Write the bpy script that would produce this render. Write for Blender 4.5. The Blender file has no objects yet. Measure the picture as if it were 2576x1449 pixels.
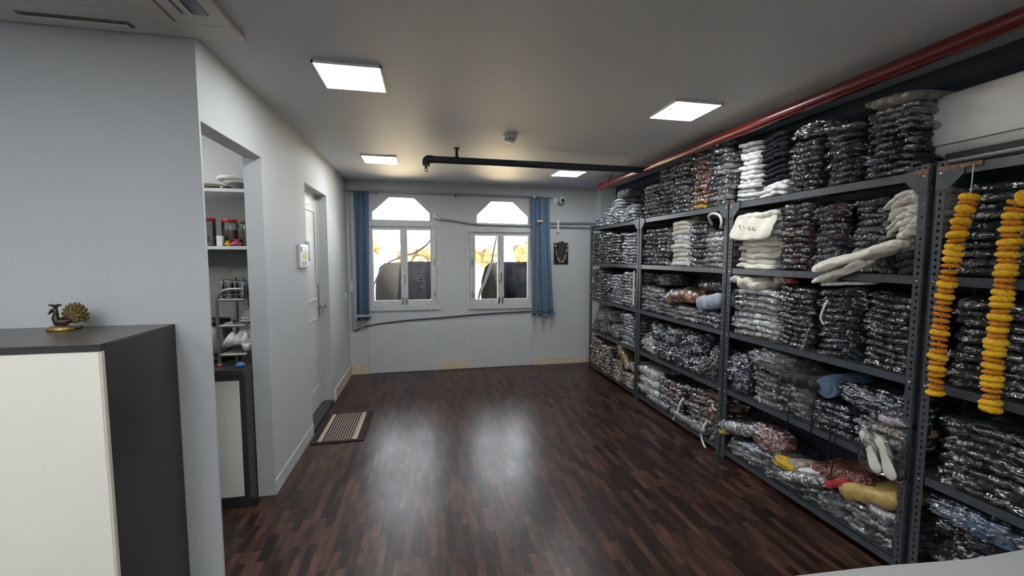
import bpy, math, random
from mathutils import Vector, Matrix, noise, Euler
PI = math.pi
S = bpy.context.scene
COL = S.collection

# ---------------------------------------------------------------- camera
cam_data = bpy.data.cameras.new('camera')
cam_data.sensor_width = 36.0
cam_data.sensor_fit = 'HORIZONTAL'
cam_data.lens = 36.0 * 1049.0 / 2576.0
cam_data.clip_start = 0.02
cam = bpy.data.objects.new('camera', cam_data)
COL.objects.link(cam)
_r = Vector((0.979197, -0.202912, 0.0)); _u = Vector((0.015334, 0.073998, 0.997141)); _f = Vector((0.202332, 0.976397, -0.075570))
m = Matrix.Identity(4)
for i in range(3):
    m[i][0] = _r[i]; m[i][1] = _u[i]; m[i][2] = -_f[i]
m[2][3] = 1.6
cam.matrix_world = m
S.camera = cam

# ---------------------------------------------------------------- view, world, sun
S.view_settings.view_transform = 'Standard'
S.view_settings.look = 'None'
S.view_settings.gamma = 1.0
S.view_settings.use_curve_mapping = False
S.view_settings.exposure = 1.15
PANEL = 17.0
w = bpy.data.worlds.new('sky'); S.world = w; w.use_nodes = True
bg = w.node_tree.nodes['Background']
bg.inputs['Color'].default_value = (0.86, 0.93, 1.0, 1)
bg.inputs['Strength'].default_value = 4.5
sun_d = bpy.data.lights.new('sun', 'SUN'); sun_d.energy = 62; sun_d.angle = 0.02; sun_d.color = (1, 0.90, 0.72)
sun = bpy.data.objects.new('sun', sun_d); COL.objects.link(sun)
sun.rotation_euler = (math.radians(3), math.radians(48), 0)

# ---------------------------------------------------------------- materials
def nt(mat):
    mat.use_nodes = True
    return mat.node_tree, mat.node_tree.nodes, mat.node_tree.links
def pmat(name, col, rough=0.5, metal=0.0, coat=0.0, bump=0.0, bscale=30.0, var=0.0, vscale=8.0, spec=0.5, emis=None, estr=0, sheen=0, cbump=0, cscale=60, crough=0.08, trans=0, dist=0.0):
    mt = bpy.data.materials.new(name); t, n, l = nt(mt)
    b = n['Principled BSDF']
    b.inputs['Base Color'].default_value = (*col, 1)
    b.inputs['Roughness'].default_value = rough
    b.inputs['Metallic'].default_value = metal
    b.inputs['Specular IOR Level'].default_value = spec
    b.inputs['Coat Weight'].default_value = coat
    b.inputs['Coat Roughness'].default_value = crough
    b.inputs['Transmission Weight'].default_value = trans
    if sheen: b.inputs['Sheen Weight'].default_value = sheen
    if emis:
        b.inputs['Emission Color'].default_value = (*emis, 1); b.inputs['Emission Strength'].default_value = estr
    tc = n.new('ShaderNodeTexCoord')
    if var:
        ns = n.new('ShaderNodeTexNoise'); ns.inputs['Scale'].default_value = vscale; ns.inputs['Detail'].default_value = 5
        l.new(tc.outputs['Object'], ns.inputs['Vector'])
        mx = n.new('ShaderNodeMix'); mx.data_type = 'RGBA'; mx.blend_type = 'MULTIPLY'
        mx.inputs[0].default_value = 1
        mr = n.new('ShaderNodeMapRange'); mr.inputs['From Min'].default_value = 0.3; mr.inputs['From Max'].default_value = 0.7
        mr.inputs['To Min'].default_value = 1 - var; mr.inputs['To Max'].default_value = 1 + var
        l.new(ns.outputs['Fac'], mr.inputs['Value'])
        mx.inputs[6].default_value = (*col, 1); l.new(mr.outputs[0], mx.inputs[7]); l.new(mx.outputs[2], b.inputs['Base Color'])
    if bump:
        nb = n.new('ShaderNodeTexNoise'); nb.inputs['Scale'].default_value = bscale; nb.inputs['Detail'].default_value = 4
        nb.inputs['Distortion'].default_value = dist
        l.new(tc.outputs['Object'], nb.inputs['Vector'])
        bp = n.new('ShaderNodeBump'); bp.inputs['Strength'].default_value = bump; bp.inputs['Distance'].default_value = 0.01
        l.new(nb.outputs['Fac'], bp.inputs['Height']); l.new(bp.outputs[0], b.inputs['Normal'])
    return mt

WALL = (0.53, 0.545, 0.555)
M = {}
M['wall'] = pmat('wall_paint', WALL, 0.6, bump=0.05, bscale=60, var=0.03, vscale=1.5)
M['wall_navy'] = pmat('dark_navy_wall', (0.026, 0.030, 0.045), 0.7)  # right wall set dark navy all over
M['ceiling'] = pmat('ceiling_paint', (0.55, 0.58, 0.63), 0.6, var=0.03, vscale=1.0, bump=0.05, bscale=5)
M['pantry_wall'] = pmat('pantry_wall_paint', (0.5, 0.5, 0.49), 0.6)
M['dado'] = pmat('beige_skirting', (0.62, 0.52, 0.40), 0.5, var=0.10, vscale=20)
M['tile'] = pmat('white_tile', (0.72, 0.70, 0.64), 0.3)
M['door'] = pmat('grey_door_paint', (0.55, 0.55, 0.53), 0.4)
M['winframe'] = pmat('window_frame_paint', (0.56, 0.57, 0.56), 0.4, var=0.10, vscale=15)
M['granite'] = pmat('dark_granite', (0.035, 0.035, 0.035), 0.25, var=0.3, vscale=80)
M['lam_dark'] = pmat('charcoal_laminate', (0.036, 0.036, 0.036), 0.32, bump=0.02, bscale=200)
M['lam_top'] = pmat('brown_black_laminate', (0.085, 0.070, 0.064), 0.28)
M['cream'] = pmat('cream_laminate', (0.86, 0.83, 0.74), 0.35, var=0.02, vscale=3)
M['cream_edge'] = pmat('cream_edge_band', (0.66, 0.60, 0.50), 0.4)
M['white'] = pmat('white_plastic', (0.75, 0.75, 0.72), 0.3)
M['white2'] = pmat('white_melamine', (0.72, 0.72, 0.72), 0.2)
M['acwhite'] = pmat('cassette_plastic', (0.55, 0.54, 0.50), 0.4)
M['acdark'] = pmat('cassette_slot_dark', (0.10, 0.10, 0.10), 0.5)
M['acblue'] = pmat('outlet_blue_reflection', (0.07, 0.09, 0.15), 0.25)  # blue reflected in the side outlets put into their colour
M['acgloss'] = pmat('ac_gloss_plastic', (0.80, 0.78, 0.74), 0.22, coat=0.6)
M['black'] = pmat('black_plastic', (0.012, 0.012, 0.013), 0.35)
M['red_pipe'] = pmat('red_pipe_paint', (0.105, 0.006, 0.008), 0.25, coat=0.3, var=0.08)
M['dark_pipe'] = pmat('dark_pipe_paint', (0.022, 0.025, 0.034), 0.4)
M['red_dull'] = pmat('red_clamp', (0.20, 0.025, 0.02), 0.4)
M['chrome'] = pmat('chrome', (0.6, 0.6, 0.6), 0.2, 1.0)
M['steel'] = pmat('brushed_steel', (0.30, 0.30, 0.29), 0.35, 0.9)
M['rackshelf'] = pmat('rack_paint', (0.060, 0.066, 0.076), 0.30, var=0.2, vscale=20, spec=0.6)
M['rust'] = pmat('rusty_edge', (0.20, 0.10, 0.05), 0.6, var=0.5, vscale=60)
M['curtain'] = pmat('blue_curtain_cloth', (0.095, 0.165, 0.25), 0.8, sheen=0.3, bump=0.1, bscale=300, var=0.12, vscale=25)
M['curtain_dark'] = pmat('dark_blue_curtain_cloth', (0.075, 0.135, 0.21), 0.85, bump=0.1, bscale=300, var=0.1, vscale=25)
M['conduit'] = pmat('grey_conduit', (0.36, 0.37, 0.39), 0.35)
M['cable'] = pmat('dark_cable', (0.06, 0.06, 0.065), 0.5)
M['gold'] = pmat('old_gold', (0.42, 0.30, 0.10), 0.32, 0.8, var=0.5, vscale=60, bump=0.4, bscale=120)
M['bronze'] = pmat('bronze_feather', (0.20, 0.14, 0.055), 0.42, 0.6, var=0.7, vscale=90, bump=0.7, bscale=120)
M['darkbronze'] = pmat('dark_bronze', (0.05, 0.035, 0.03), 0.35, 0.6, var=0.4, vscale=60)
M['marigold'] = pmat('marigold_yellow', (0.86, 0.47, 0.015), 0.7, var=0.2, vscale=90, bump=0.6, bscale=260)
M['marigold2'] = pmat('marigold_orange', (0.66, 0.24, 0.006), 0.7, var=0.3, vscale=90, bump=0.6, bscale=260)
M['desk'] = pmat('grey_desk_laminate', (0.36, 0.36, 0.35), 0.4)
M['tank'] = pmat('black_tank_plastic', (0.0016, 0.0018, 0.0027), 0.9, var=0.4, vscale=6, spec=0.0)
M['tank_grey'] = pmat('tank_end_sky_reflection', (0.0065, 0.0065, 0.0063), 0.9, spec=0.0, var=0.15, vscale=9)  # grey sky reflection on the tank end put into its colour
M['letter'] = pmat('tank_raised_letter', (0.008, 0.008, 0.009), 0.9, spec=0.0)
M['terrace'] = pmat('sunlit_terrace', (0.75, 0.63, 0.44), 0.9, var=0.1)
M['foliage'] = pmat('hazy_foliage', (0.085, 0.066, 0.028), 0.9, var=0.7, vscale=2, bump=1, bscale=5)
M['building'] = pmat('pale_building', (0.55, 0.42, 0.28), 0.9)
M['mat_dark'] = pmat('mat_maroon', (0.030, 0.014, 0.013), 0.9, bump=0.5, bscale=300)
M['mat_cream'] = pmat('mat_cream_stripe', (0.50, 0.43, 0.33), 0.9, bump=0.5, bscale=300)
M['redlid'] = pmat('red_lid', (0.38, 0.02, 0.02), 0.35)
M['spice'] = pmat('brown_spice', (0.14, 0.06, 0.035), 0.8, var=0.4, vscale=60)
M['flour'] = pmat('white_flour', (0.70, 0.66, 0.58), 0.8)
M['pink'] = pmat('pink_plastic', (0.55, 0.08, 0.14), 0.4)
M['yellow'] = pmat('yellow_plastic', (0.75, 0.50, 0.02), 0.4)
M['bluepl'] = pmat('blue_plastic', (0.06, 0.15, 0.34), 0.4)
M['cardboard'] = pmat('tan_card', (0.46, 0.36, 0.24), 0.7)
M['orange'] = pmat('orange_rubber', (0.55, 0.16, 0.05), 0.5)
M['cutlery'] = pmat('grey_board', (0.12, 0.12, 0.12), 0.4)
M['bead1'] = pmat('amber_bead', (0.60, 0.30, 0.10), 0.3, coat=0.5)
M['bead2'] = pmat('cream_bead', (0.70, 0.55, 0.36), 0.3, coat=0.5)
M['bead3'] = pmat('brown_bead', (0.20, 0.06, 0.03), 0.3, coat=0.5)
M['plaque'] = pmat('dark_slate_cloth', (0.030, 0.034, 0.045), 0.8)
M['plaque2'] = pmat('black_plaque', (0.014, 0.012, 0.012), 0.6)
M['strap_w'] = pmat('white_cord', (0.65, 0.64, 0.60), 0.6)
M['ceramic'] = pmat('white_ceramic', (0.72, 0.70, 0.66), 0.15, coat=0.4)

# fabrics under film (coat reads as creased film pressed on the cloth)
def fab(name, col, rough=0.7, coat=0.0, var=0.25, bump=0.6, bs=45, sheen=0.1):
    return pmat(name, col, rough, coat=coat, var=var, vscale=14, bump=bump, bscale=bs, sheen=sheen, dist=1.2, crough=0.12)
F = {
 'black': fab('black_cloth', (0.010, 0.010, 0.012)), 'char': fab('charcoal_cloth', (0.035, 0.036, 0.038)),
 'navy': fab('navy_cloth', (0.010, 0.014, 0.032)), 'ink': fab('midnight_cloth', (0.004, 0.005, 0.012), 0.95, sheen=0, bump=0.25),
 'grey': fab('grey_cloth', (0.14, 0.14, 0.14)), 'lgrey': fab('light_grey_cloth', (0.34, 0.34, 0.35)),
 'white': fab('white_cloth', (0.70, 0.70, 0.69), var=0.08, bump=0.3), 'cream': fab('cream_cloth', (0.68, 0.65, 0.56), var=0.08, bump=0.25),
 'maroon': fab('maroon_brown_cloth', (0.060, 0.024, 0.026)), 'brown': fab('brown_cloth', (0.13, 0.065, 0.045)),
 'tan': fab('tan_cloth', (0.42, 0.33, 0.25), var=0.35), 'rust': fab('rust_cloth', (0.22, 0.07, 0.03)),
 'orange': fab('orange_cloth', (0.42, 0.14, 0.03)), 'mustard': fab('mustard_cloth', (0.60, 0.36, 0.02)),
 'gold': fab('gold_cloth', (0.45, 0.31, 0.09), 0.4), 'beige': fab('beige_grey_cloth', (0.20, 0.18, 0.15)),
 'blue': fab('slate_blue_cloth', (0.10, 0.16, 0.25)), 'lblue': fab('pale_blue_cloth', (0.42, 0.47, 0.55)),
 'mauve': fab('mauve_cloth', (0.38, 0.32, 0.36)), 'red': fab('red_cloth', (0.38, 0.02, 0.025)),
}
def pattern(name, c1, c2, c3, sc):
    mt = bpy.data.materials.new(name); t, n, l = nt(mt); b = n['Principled BSDF']; b.inputs['Roughness'].default_value = 0.6
    tc = n.new('ShaderNodeTexCoord'); v = n.new('ShaderNodeTexVoronoi'); v.inputs['Scale'].default_value = sc
    l.new(tc.outputs['Object'], v.inputs['Vector'])
    r = n.new('ShaderNodeValToRGB'); r.color_ramp.elements[0].color = (*c1, 1); r.color_ramp.elements[1].color = (*c2, 1)
    r.color_ramp.elements[0].position = 0.28; r.color_ramp.elements[1].position = 0.45
    e = r.color_ramp.elements.new(0.7); e.color = (*c3, 1)
    l.new(v.outputs['Distance'], r.inputs[0]); l.new(r.outputs[0], b.inputs['Base Color'])
    return mt
F['floral'] = pattern('red_cream_floral_cloth', (0.40, 0.03, 0.02), (0.62, 0.5, 0.36), (0.5, 0.12, 0.04), 38)
F['lace'] = pattern('red_white_lace_cloth', (0.42, 0.015, 0.02), (0.38, 0.02, 0.03), (0.62, 0.5, 0.48), 85)
F['sequin'] = pattern('maroon_sequin_cloth', (0.50, 0.30, 0.20), (0.085, 0.008, 0.008), (0.05, 0.005, 0.006), 120)
F['print'] = pattern('black_on_white_print', (0.60, 0.59, 0.56), (0.60, 0.59, 0.56), (0.08, 0.07, 0.08), 90)

def film(name, base, tint=(0.9, 0.92, 0.95), sc=26, bstr=1.0, milky=0.0):
    """clear crumpled packing film: mostly see-through with sharp white creases that mirror the lamps"""
    mt = bpy.data.materials.new(name); t, n, l = nt(mt)
    n.remove(n['Principled BSDF']); out = n['Material Output']
    tc = n.new('ShaderNodeTexCoord')
    mp = n.new('ShaderNodeMapping'); mp.inputs['Scale'].default_value = (1, 0.8, 1.4); l.new(tc.outputs['Object'], mp.inputs['Vector'])
    oi = n.new('ShaderNodeObjectInfo'); va = n.new('ShaderNodeVectorMath'); va.operation = 'SCALE'
    va.inputs['Scale'].default_value = 1; cx = n.new('ShaderNodeCombineXYZ'); mu = n.new('ShaderNodeMath'); mu.operation = 'MULTIPLY'; mu.inputs[1].default_value = 37
    l.new(oi.outputs['Random'], mu.inputs[0]); l.new(mu.outputs[0], cx.inputs[0]); l.new(mu.outputs[0], cx.inputs[2])
    ad = n.new('ShaderNodeVectorMath'); l.new(mp.outputs[0], ad.inputs[0]); l.new(cx.outputs[0], ad.inputs[1])
    ns = n.new('ShaderNodeTexNoise'); ns.noise_type = 'RIDGED_MULTIFRACTAL'; ns.inputs['Scale'].default_value = sc; ns.inputs['Detail'].default_value = 3
    ns.inputs['Distortion'].default_value = 1.1
    l.new(ad.outputs[0], ns.inputs['Vector'])
    bp = n.new('ShaderNodeBump'); bp.inputs['Strength'].default_value = bstr; bp.inputs['Distance'].default_value = 0.014
    l.new(ns.outputs['Fac'], bp.inputs['Height'])
    g = n.new('ShaderNodeBsdfAnisotropic') if False else n.new('ShaderNodeBsdfGlossy'); g.inputs['Roughness'].default_value = 0.12; g.inputs['Color'].default_value = (*tint, 1)
    l.new(bp.outputs[0], g.inputs['Normal'])
    tr = n.new('ShaderNodeBsdfTransparent')
    fr = n.new('ShaderNodeFresnel'); fr.inputs['IOR'].default_value = 1.5; l.new(bp.outputs[0], fr.inputs['Normal'])
    a = n.new('ShaderNodeMath'); a.operation = 'MULTIPLY_ADD'; a.use_clamp = True; a.inputs[1].default_value = 1.3; a.inputs[2].default_value = base
    l.new(fr.outputs[0], a.inputs[0])
    mx = n.new('ShaderNodeMixShader'); l.new(a.outputs[0], mx.inputs[0]); l.new(tr.outputs[0], mx.inputs[1]); l.new(g.outputs[0], mx.inputs[2])
    if milky:
        df = n.new('ShaderNodeBsdfDiffuse'); df.inputs['Color'].default_value = (0.75, 0.76, 0.78, 1); m3 = n.new('ShaderNodeMixShader'); m3.inputs[0].default_value = milky
        l.new(bp.outputs[0], df.inputs['Normal']); l.new(mx.outputs[0], m3.inputs[1]); l.new(df.outputs[0], m3.inputs[2]); mx = m3
    l.new(mx.outputs[0], out.inputs['Surface'])
    return mt
M['film'] = film('clear_crumpled_film', 0.17, milky=0.012)
M['film3'] = film('thin_clear_bag_film', 0.03, sc=16)
M['film2'] = film('cloudy_crumpled_film', 0.13, sc=22, milky=0.09)

def glassmat(name, base=0.03, tint=(1, 1, 1), rough=0.02):
    mt = bpy.data.materials.new(name); t, n, l = nt(mt); n.remove(n['Principled BSDF']); out = n['Material Output']
    g = n.new('ShaderNodeBsdfGlossy'); g.inputs['Roughness'].default_value = rough
    tr = n.new('ShaderNodeBsdfTransparent'); tr.inputs['Color'].default_value = (*tint, 1)
    fr = n.new('ShaderNodeFresnel'); a = n.new('ShaderNodeMath'); a.operation = 'ADD'; a.inputs[1].default_value = base
    l.new(fr.outputs[0], a.inputs[0])
    mx = n.new('ShaderNodeMixShader'); l.new(a.outputs[0], mx.inputs[0]); l.new(tr.outputs[0], mx.inputs[1]); l.new(g.outputs[0], mx.inputs[2])
    l.new(mx.outputs[0], out.inputs['Surface']); return mt
M['glass'] = glassmat('window_glass')
M['tumbler'] = glassmat('tumbler_glass', 0.14, (0.93, 0.95, 0.95))
M['jar'] = glassmat('jar_plastic', 0.08, (0.80, 0.78, 0.76), 0.1)
M['panel_on'] = pmat('lit_led_diffuser', (0.9, 0.9, 0.9), 0.5, emis=(0.95, 0.98, 1.0), estr=PANEL)

def slotted():
    mt = bpy.data.materials.new('slotted_angle_paint'); t, n, l = nt(mt); b = n['Principled BSDF']; out = n['Material Output']
    b.inputs['Base Color'].default_value = (0.062, 0.068, 0.078, 1); b.inputs['Roughness'].default_value = 0.35
    tc = n.new('ShaderNodeTexCoord'); sp = n.new('ShaderNodeSeparateXYZ'); l.new(tc.outputs['Object'], sp.inputs[0])
    def mth(op, a, bb=None, c=None):
        x = n.new('ShaderNodeMath'); x.operation = op
        for i, v in enumerate((a, bb, c)):
            if v is None: continue
            if isinstance(v, (int, float)): x.inputs[i].default_value = v
            else: l.new(v, x.inputs[i])
        return x.outputs[0]
    zz = mth('LESS_THAN', mth('PINGPONG', sp.outputs[2], 0.0165), 0.0062)
    def near(s, hw): return mth('LESS_THAN', mth('ABSOLUTE', mth('SUBTRACT', mth('ABSOLUTE', s), 0.021)), hw)
    m_ = mth('MULTIPLY', zz, mth('MAXIMUM', near(sp.outputs[0], 0.0052), near(sp.outputs[1], 0.0052)))
    tr = n.new('ShaderNodeBsdfTransparent'); mx = n.new('ShaderNodeMixShader')
    l.new(m_, mx.inputs[0]); l.new(b.outputs[0], mx.inputs[1]); l.new(tr.outputs[0], mx.inputs[2]); l.new(mx.outputs[0], out.inputs['Surface'])
    return mt
M['slotted'] = slotted()

def floor_mat():
    mt = bpy.data.materials.new('dark_wood_strip_vinyl'); t, n, l = nt(mt); b = n['Principled BSDF']
    tc = n.new('ShaderNodeTexCoord'); mp = n.new('ShaderNodeMapping'); mp.inputs['Rotation'].default_value = (0, 0, PI/2)
    l.new(tc.outputs['Object'], mp.inputs['Vector'])
    br = n.new('ShaderNodeTexBrick'); br.inputs['Scale'].default_value = 1; br.inputs['Brick Width'].default_value = 0.23; br.inputs['Row Height'].default_value = 0.047
    br.inputs['Mortar Size'].default_value = 0.0012; br.offset = 0.41; br.inputs['Bias'].default_value = -0.15
    br.inputs['Color1'].default_value = (0.015, 0.0065, 0.0055, 1); br.inputs['Color2'].default_value = (0.080, 0.036, 0.024, 1); br.inputs['Mortar'].default_value = (0.008, 0.004, 0.003, 1)
    l.new(mp.outputs[0], br.inputs['Vector'])
    ns = n.new('ShaderNodeTexNoise'); ns.inputs['Scale'].default_value = 5; ns.inputs['Detail'].default_value = 6
    m2 = n.new('ShaderNodeMapping'); m2.inputs['Scale'].default_value = (6, 1.3, 1); l.new(tc.outputs['Object'], m2.inputs['Vector']); l.new(m2.outputs[0], ns.inputs['Vector'])
    mr = n.new('ShaderNodeMapRange'); mr.inputs['From Min'].default_value = 0.3; mr.inputs['From Max'].default_value = 0.7; mr.inputs['To Min'].default_value = 0.40; mr.inputs['To Max'].default_value = 1.75
    l.new(ns.outputs['Fac'], mr.inputs['Value'])
    mx = n.new('ShaderNodeMix'); mx.data_type = 'RGBA'; mx.blend_type = 'MULTIPLY'; mx.inputs[0].default_value = 1
    l.new(br.outputs['Color'], mx.inputs[6]); l.new(mr.outputs[0], mx.inputs[7]); l.new(mx.outputs[2], b.inputs['Base Color'])
    n3 = n.new('ShaderNodeTexNoise'); n3.inputs['Scale'].default_value = 2.2; n3.inputs['Detail'].default_value = 2; l.new(tc.outputs['Object'], n3.inputs['Vector'])
    mr2 = n.new('ShaderNodeMapRange'); mr2.inputs['From Min'].default_value = 0.1; mr2.inputs['From Max'].default_value = 0.9; mr2.inputs['To Min'].default_value = 0.25; mr2.inputs['To Max'].default_value = 0.38
    l.new(n3.outputs['Fac'], mr2.inputs['Value']); l.new(mr2.outputs[0], b.inputs['Roughness'])
    tl = n.new('ShaderNodeTexBrick'); tl.inputs['Scale'].default_value = 1; tl.inputs['Brick Width'].default_value = 0.92; tl.inputs['Row Height'].default_value = 0.31; tl.inputs['Mortar Size'].default_value = 0.004
    mp3 = n.new('ShaderNodeMapping'); mp3.inputs['Rotation'].default_value = (0, 0, 0.04); l.new(tc.outputs['Object'], mp3.inputs['Vector']); l.new(mp3.outputs[0], tl.inputs['Vector'])
    ad = n.new('ShaderNodeMath'); ad.operation = 'MULTIPLY_ADD'; ad.inputs[1].default_value = -0.5
    n4 = n.new('ShaderNodeTexNoise'); n4.inputs['Scale'].default_value = 3.1; n4.inputs['Detail'].default_value = 1; l.new(tc.outputs['Object'], n4.inputs['Vector'])
    l.new(tl.outputs['Fac'], ad.inputs[0]); l.new(n4.outputs['Fac'], ad.inputs[2])
    a2 = n.new('ShaderNodeMath'); a2.operation = 'MULTIPLY_ADD'; a2.inputs[1].default_value = -0.15; l.new(br.outputs['Fac'], a2.inputs[0]); l.new(ad.outputs[0], a2.inputs[2])
    bp = n.new('ShaderNodeBump'); bp.inputs['Strength'].default_value = 0.30; bp.inputs['Distance'].default_value = 0.006
    l.new(a2.outputs[0], bp.inputs['Height']); l.new(bp.outputs[0], b.inputs['Normal'])
    b.inputs['Specular IOR Level'].default_value = 0.38
    return mt
M['floor'] = floor_mat()

# ---------------------------------------------------------------- mesh building
class MB:
    def __init__(s): s.v = []; s.f = []; s.sm = []
    def add(s, vs, fs, smooth=False):
        o = len(s.v); s.v += [tuple(v) for v in vs]; s.f += [tuple(i+o for i in f) for f in fs]; s.sm += [smooth]*len(fs); return s
    def box(s, x0, x1, y0, y1, z0, z1, bev=0.0):
        x0, x1 = sorted((x0, x1)); y0, y1 = sorted((y0, y1)); z0, z1 = sorted((z0, z1))
        b = min(bev, (x1-x0)*.45, (y1-y0)*.45, (z1-z0)*.45)
        if b <= 0:
            vs = [(x, y, z) for x in (x0, x1) for y in (y0, y1) for z in (z0, z1)]
            return s.add(vs, [(0,1,3,2),(4,6,7,5),(0,4,5,1),(2,3,7,6),(0,2,6,4),(1,5,7,3)])
        bm = __import__('bmesh').new(); __import__('bmesh').ops.create_cube(bm, size=1)
        for v in bm.verts:
            v.co = Vector(((x0+x1)/2+v.co.x*(x1-x0), (y0+y1)/2+v.co.y*(y1-y0), (z0+z1)/2+v.co.z*(z1-z0)))
        __import__('bmesh').ops.bevel(bm, geom=list(bm.edges), offset=b, segments=2, affect='EDGES', profile=0.6)
        bm.verts.index_update(); s.add([v.co for v in bm.verts], [[v.index for v in f.verts] for f in bm.faces]); bm.free(); return s
    def tube(s, pts, r, seg=12, cap=True):
        pts = [Vector(p) for p in pts]; rs = r if isinstance(r, (list, tuple)) else [r]*len(pts)
        vs = []; n = len(pts); up = None
        for i, p in enumerate(pts):
            d = (pts[min(i+1, n-1)]-pts[max(i-1, 0)]).normalized()
            if up is None:
                up = d.orthogonal().normalized()
            up = (up - d*up.dot(d)); up = up.normalized() if up.length > 1e-6 else d.orthogonal().normalized()
            b = d.cross(up)
            for k in range(seg):
                a = 2*PI*k/seg; vs.append(p+up*math.cos(a)*rs[i]+b*math.sin(a)*rs[i])
        fs = [(i*seg+k, i*seg+(k+1) % seg, (i+1)*seg+(k+1) % seg, (i+1)*seg+k) for i in range(n-1) for k in range(seg)]
        s.add(vs, fs, True)
        if cap:
            s.add(vs[:seg], [tuple(range(seg))[::-1]]); s.add(vs[-seg:], [tuple(range(seg))])
        return s
    def lathe(s, prof, c=(0, 0, 0), seg=24, rot=None, sx=1, sy=1):
        vs = []
        R = rot or Matrix.Identity(3)
        for r, z in prof:
            for k in range(seg):
                a = 2*PI*k/seg; vs.append(R @ Vector((r*math.cos(a)*sx, r*math.sin(a)*sy, z))+Vector(c))
        n = len(prof)
        fs = [(i*seg+k, i*seg+(k+1) % seg, (i+1)*seg+(k+1) % seg, (i+1)*seg+k) for i in range(n-1) for k in range(seg)]
        s.add(vs, fs, True)
        if prof[0][0] > 1e-4: s.add(vs[:seg], [tuple(range(seg))[::-1]])
        if prof[-1][0] > 1e-4: s.add(vs[-seg:], [tuple(range(seg))])
        return s
    def prism(s, poly, axis, a, b):
        """poly: 2D points; extruded along axis from a to b"""
        def P(p, t): return {'x': (t, p[0], p[1]), 'y': (p[0], t, p[1]), 'z': (p[0], p[1], t)}[axis]
        n = len(poly); vs = [P(p, a) for p in poly]+[P(p, b) for p in poly]
        s.add(vs, [tuple(range(n)), tuple(range(n, 2*n))[::-1]]+[(i, (i+1) % n, n+(i+1) % n, n+i) for i in range(n)]); return s
    def xf(s, mtx):
        s.v = [tuple(mtx @ Vector(v)) for v in s.v]; return s
    def data(s, name, mat, off=(0, 0, 0)):
        me = bpy.data.meshes.new(name); me.from_pydata([(a-off[0], b-off[1], c-off[2]) for a, b, c in s.v], [], s.f)
        me.polygons.foreach_set('use_smooth', s.sm); me.materials.append(mat)
        bm = __import__('bmesh').new(); bm.from_mesh(me); __import__('bmesh').ops.recalc_face_normals(bm, faces=bm.faces); bm.to_mesh(me); bm.free()
        me.update(); return me
ORG = {}
def obj(name, mb, mat, parent=None, org=(0, 0, 0)):
    if parent is not None: org = ORG[parent]
    o = bpy.data.objects.new(name, mb.data(name, mat, org)); COL.objects.link(o)
    if parent is not None: o.parent = parent
    else: o.location = org
    ORG[o] = org; return o
def thing(name, label, cat, loc=(0, 0, 0), group=None):
    o = bpy.data.objects.new(name, None); COL.objects.link(o); o.location = loc; o.empty_display_size = 0.05
    ORG[o] = tuple(loc); return tag(o, label, cat, group)
def tag(o, label, cat, group=None, kind=None):
    o['label'] = label; o['category'] = cat
    if group: o['group'] = group
    if kind: o['kind'] = kind
    return o
def struct(name, mb, mat, parent=None, org=(0, 0, 0)):
    o = obj(name, mb, mat, parent, org)
    if parent is None: o['kind'] = 'structure'
    return o
def slotmat(o, mat):
    o.material_slots[0].link = 'OBJECT'; o.material_slots[0].material = mat
def copyobj(o, parent=None):
    c = o.copy(); COL.objects.link(c); c.parent = parent
    for ch in list(o.children):
        copyobj(ch, c)
    return c
def B(*a, **k): return MB().box(*a, **k)
def curve(pts, n=8):
    """Catmull-Rom through points"""
    P = [Vector(p) for p in pts]; P = [P[0]*2-P[1]]+P+[P[-1]*2-P[-2]]; out = []
    for i in range(1, len(P)-2):
        for k in range(n):
            t = k/n; a, b, c, d = P[i-1], P[i], P[i+1], P[i+2]
            out.append(0.5*((2*b)+(-a+c)*t+(2*a-5*b+4*c-d)*t*t+(-a+3*b-3*c+d)*t**3))
    out.append(P[-2]); return out

# ================================================================ SETTING
XL, XR, YE, H = -1.01, 2.70, 5.88, 2.60
YN = 2.22     # wall facing the camera on the left
struct('floor', B(-3.2, XR+0.1, -2.2, YE+0.25, -0.08, 0), M['floor'])
struct('ceiling', B(-3.2, XR+0.1, -2.2, YE+0.25, H, H+0.1), M['ceiling'])
# left wall with pantry opening (y 2.24..2.96, z..2.225) and door opening (y 3.93..4.74)
mb = MB(); T0, T1 = XL-0.105, XL
mb.box(T0, T1, YN, 2.235, 0, H); mb.box(T0, T1, 2.235, 2.96, 2.225, H); mb.box(T0, T1, 2.96, 3.93, 0, H)
mb.box(T0, T1, 3.93, 4.74, 2.235, H); mb.box(T0, T1, 4.74, YE, 0, H)
struct('wall_left', mb, M['wall'])
struct('wall_near', B(-3.2, T0, YN, YN+0.03, 0, H), M['wall'])
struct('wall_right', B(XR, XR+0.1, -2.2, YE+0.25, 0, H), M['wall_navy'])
struct('wall_back', B(-3.2, XR, -2.3, -2.2, 0, H), M['wall'])
struct('wall_far_left', B(-3.3, -3.2, -2.2, YN+0.03, 0, H), M['wall'])
struct('trim_1', B(2.47, XR, 5.66, YE, 0, H), M['wall'])
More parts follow.
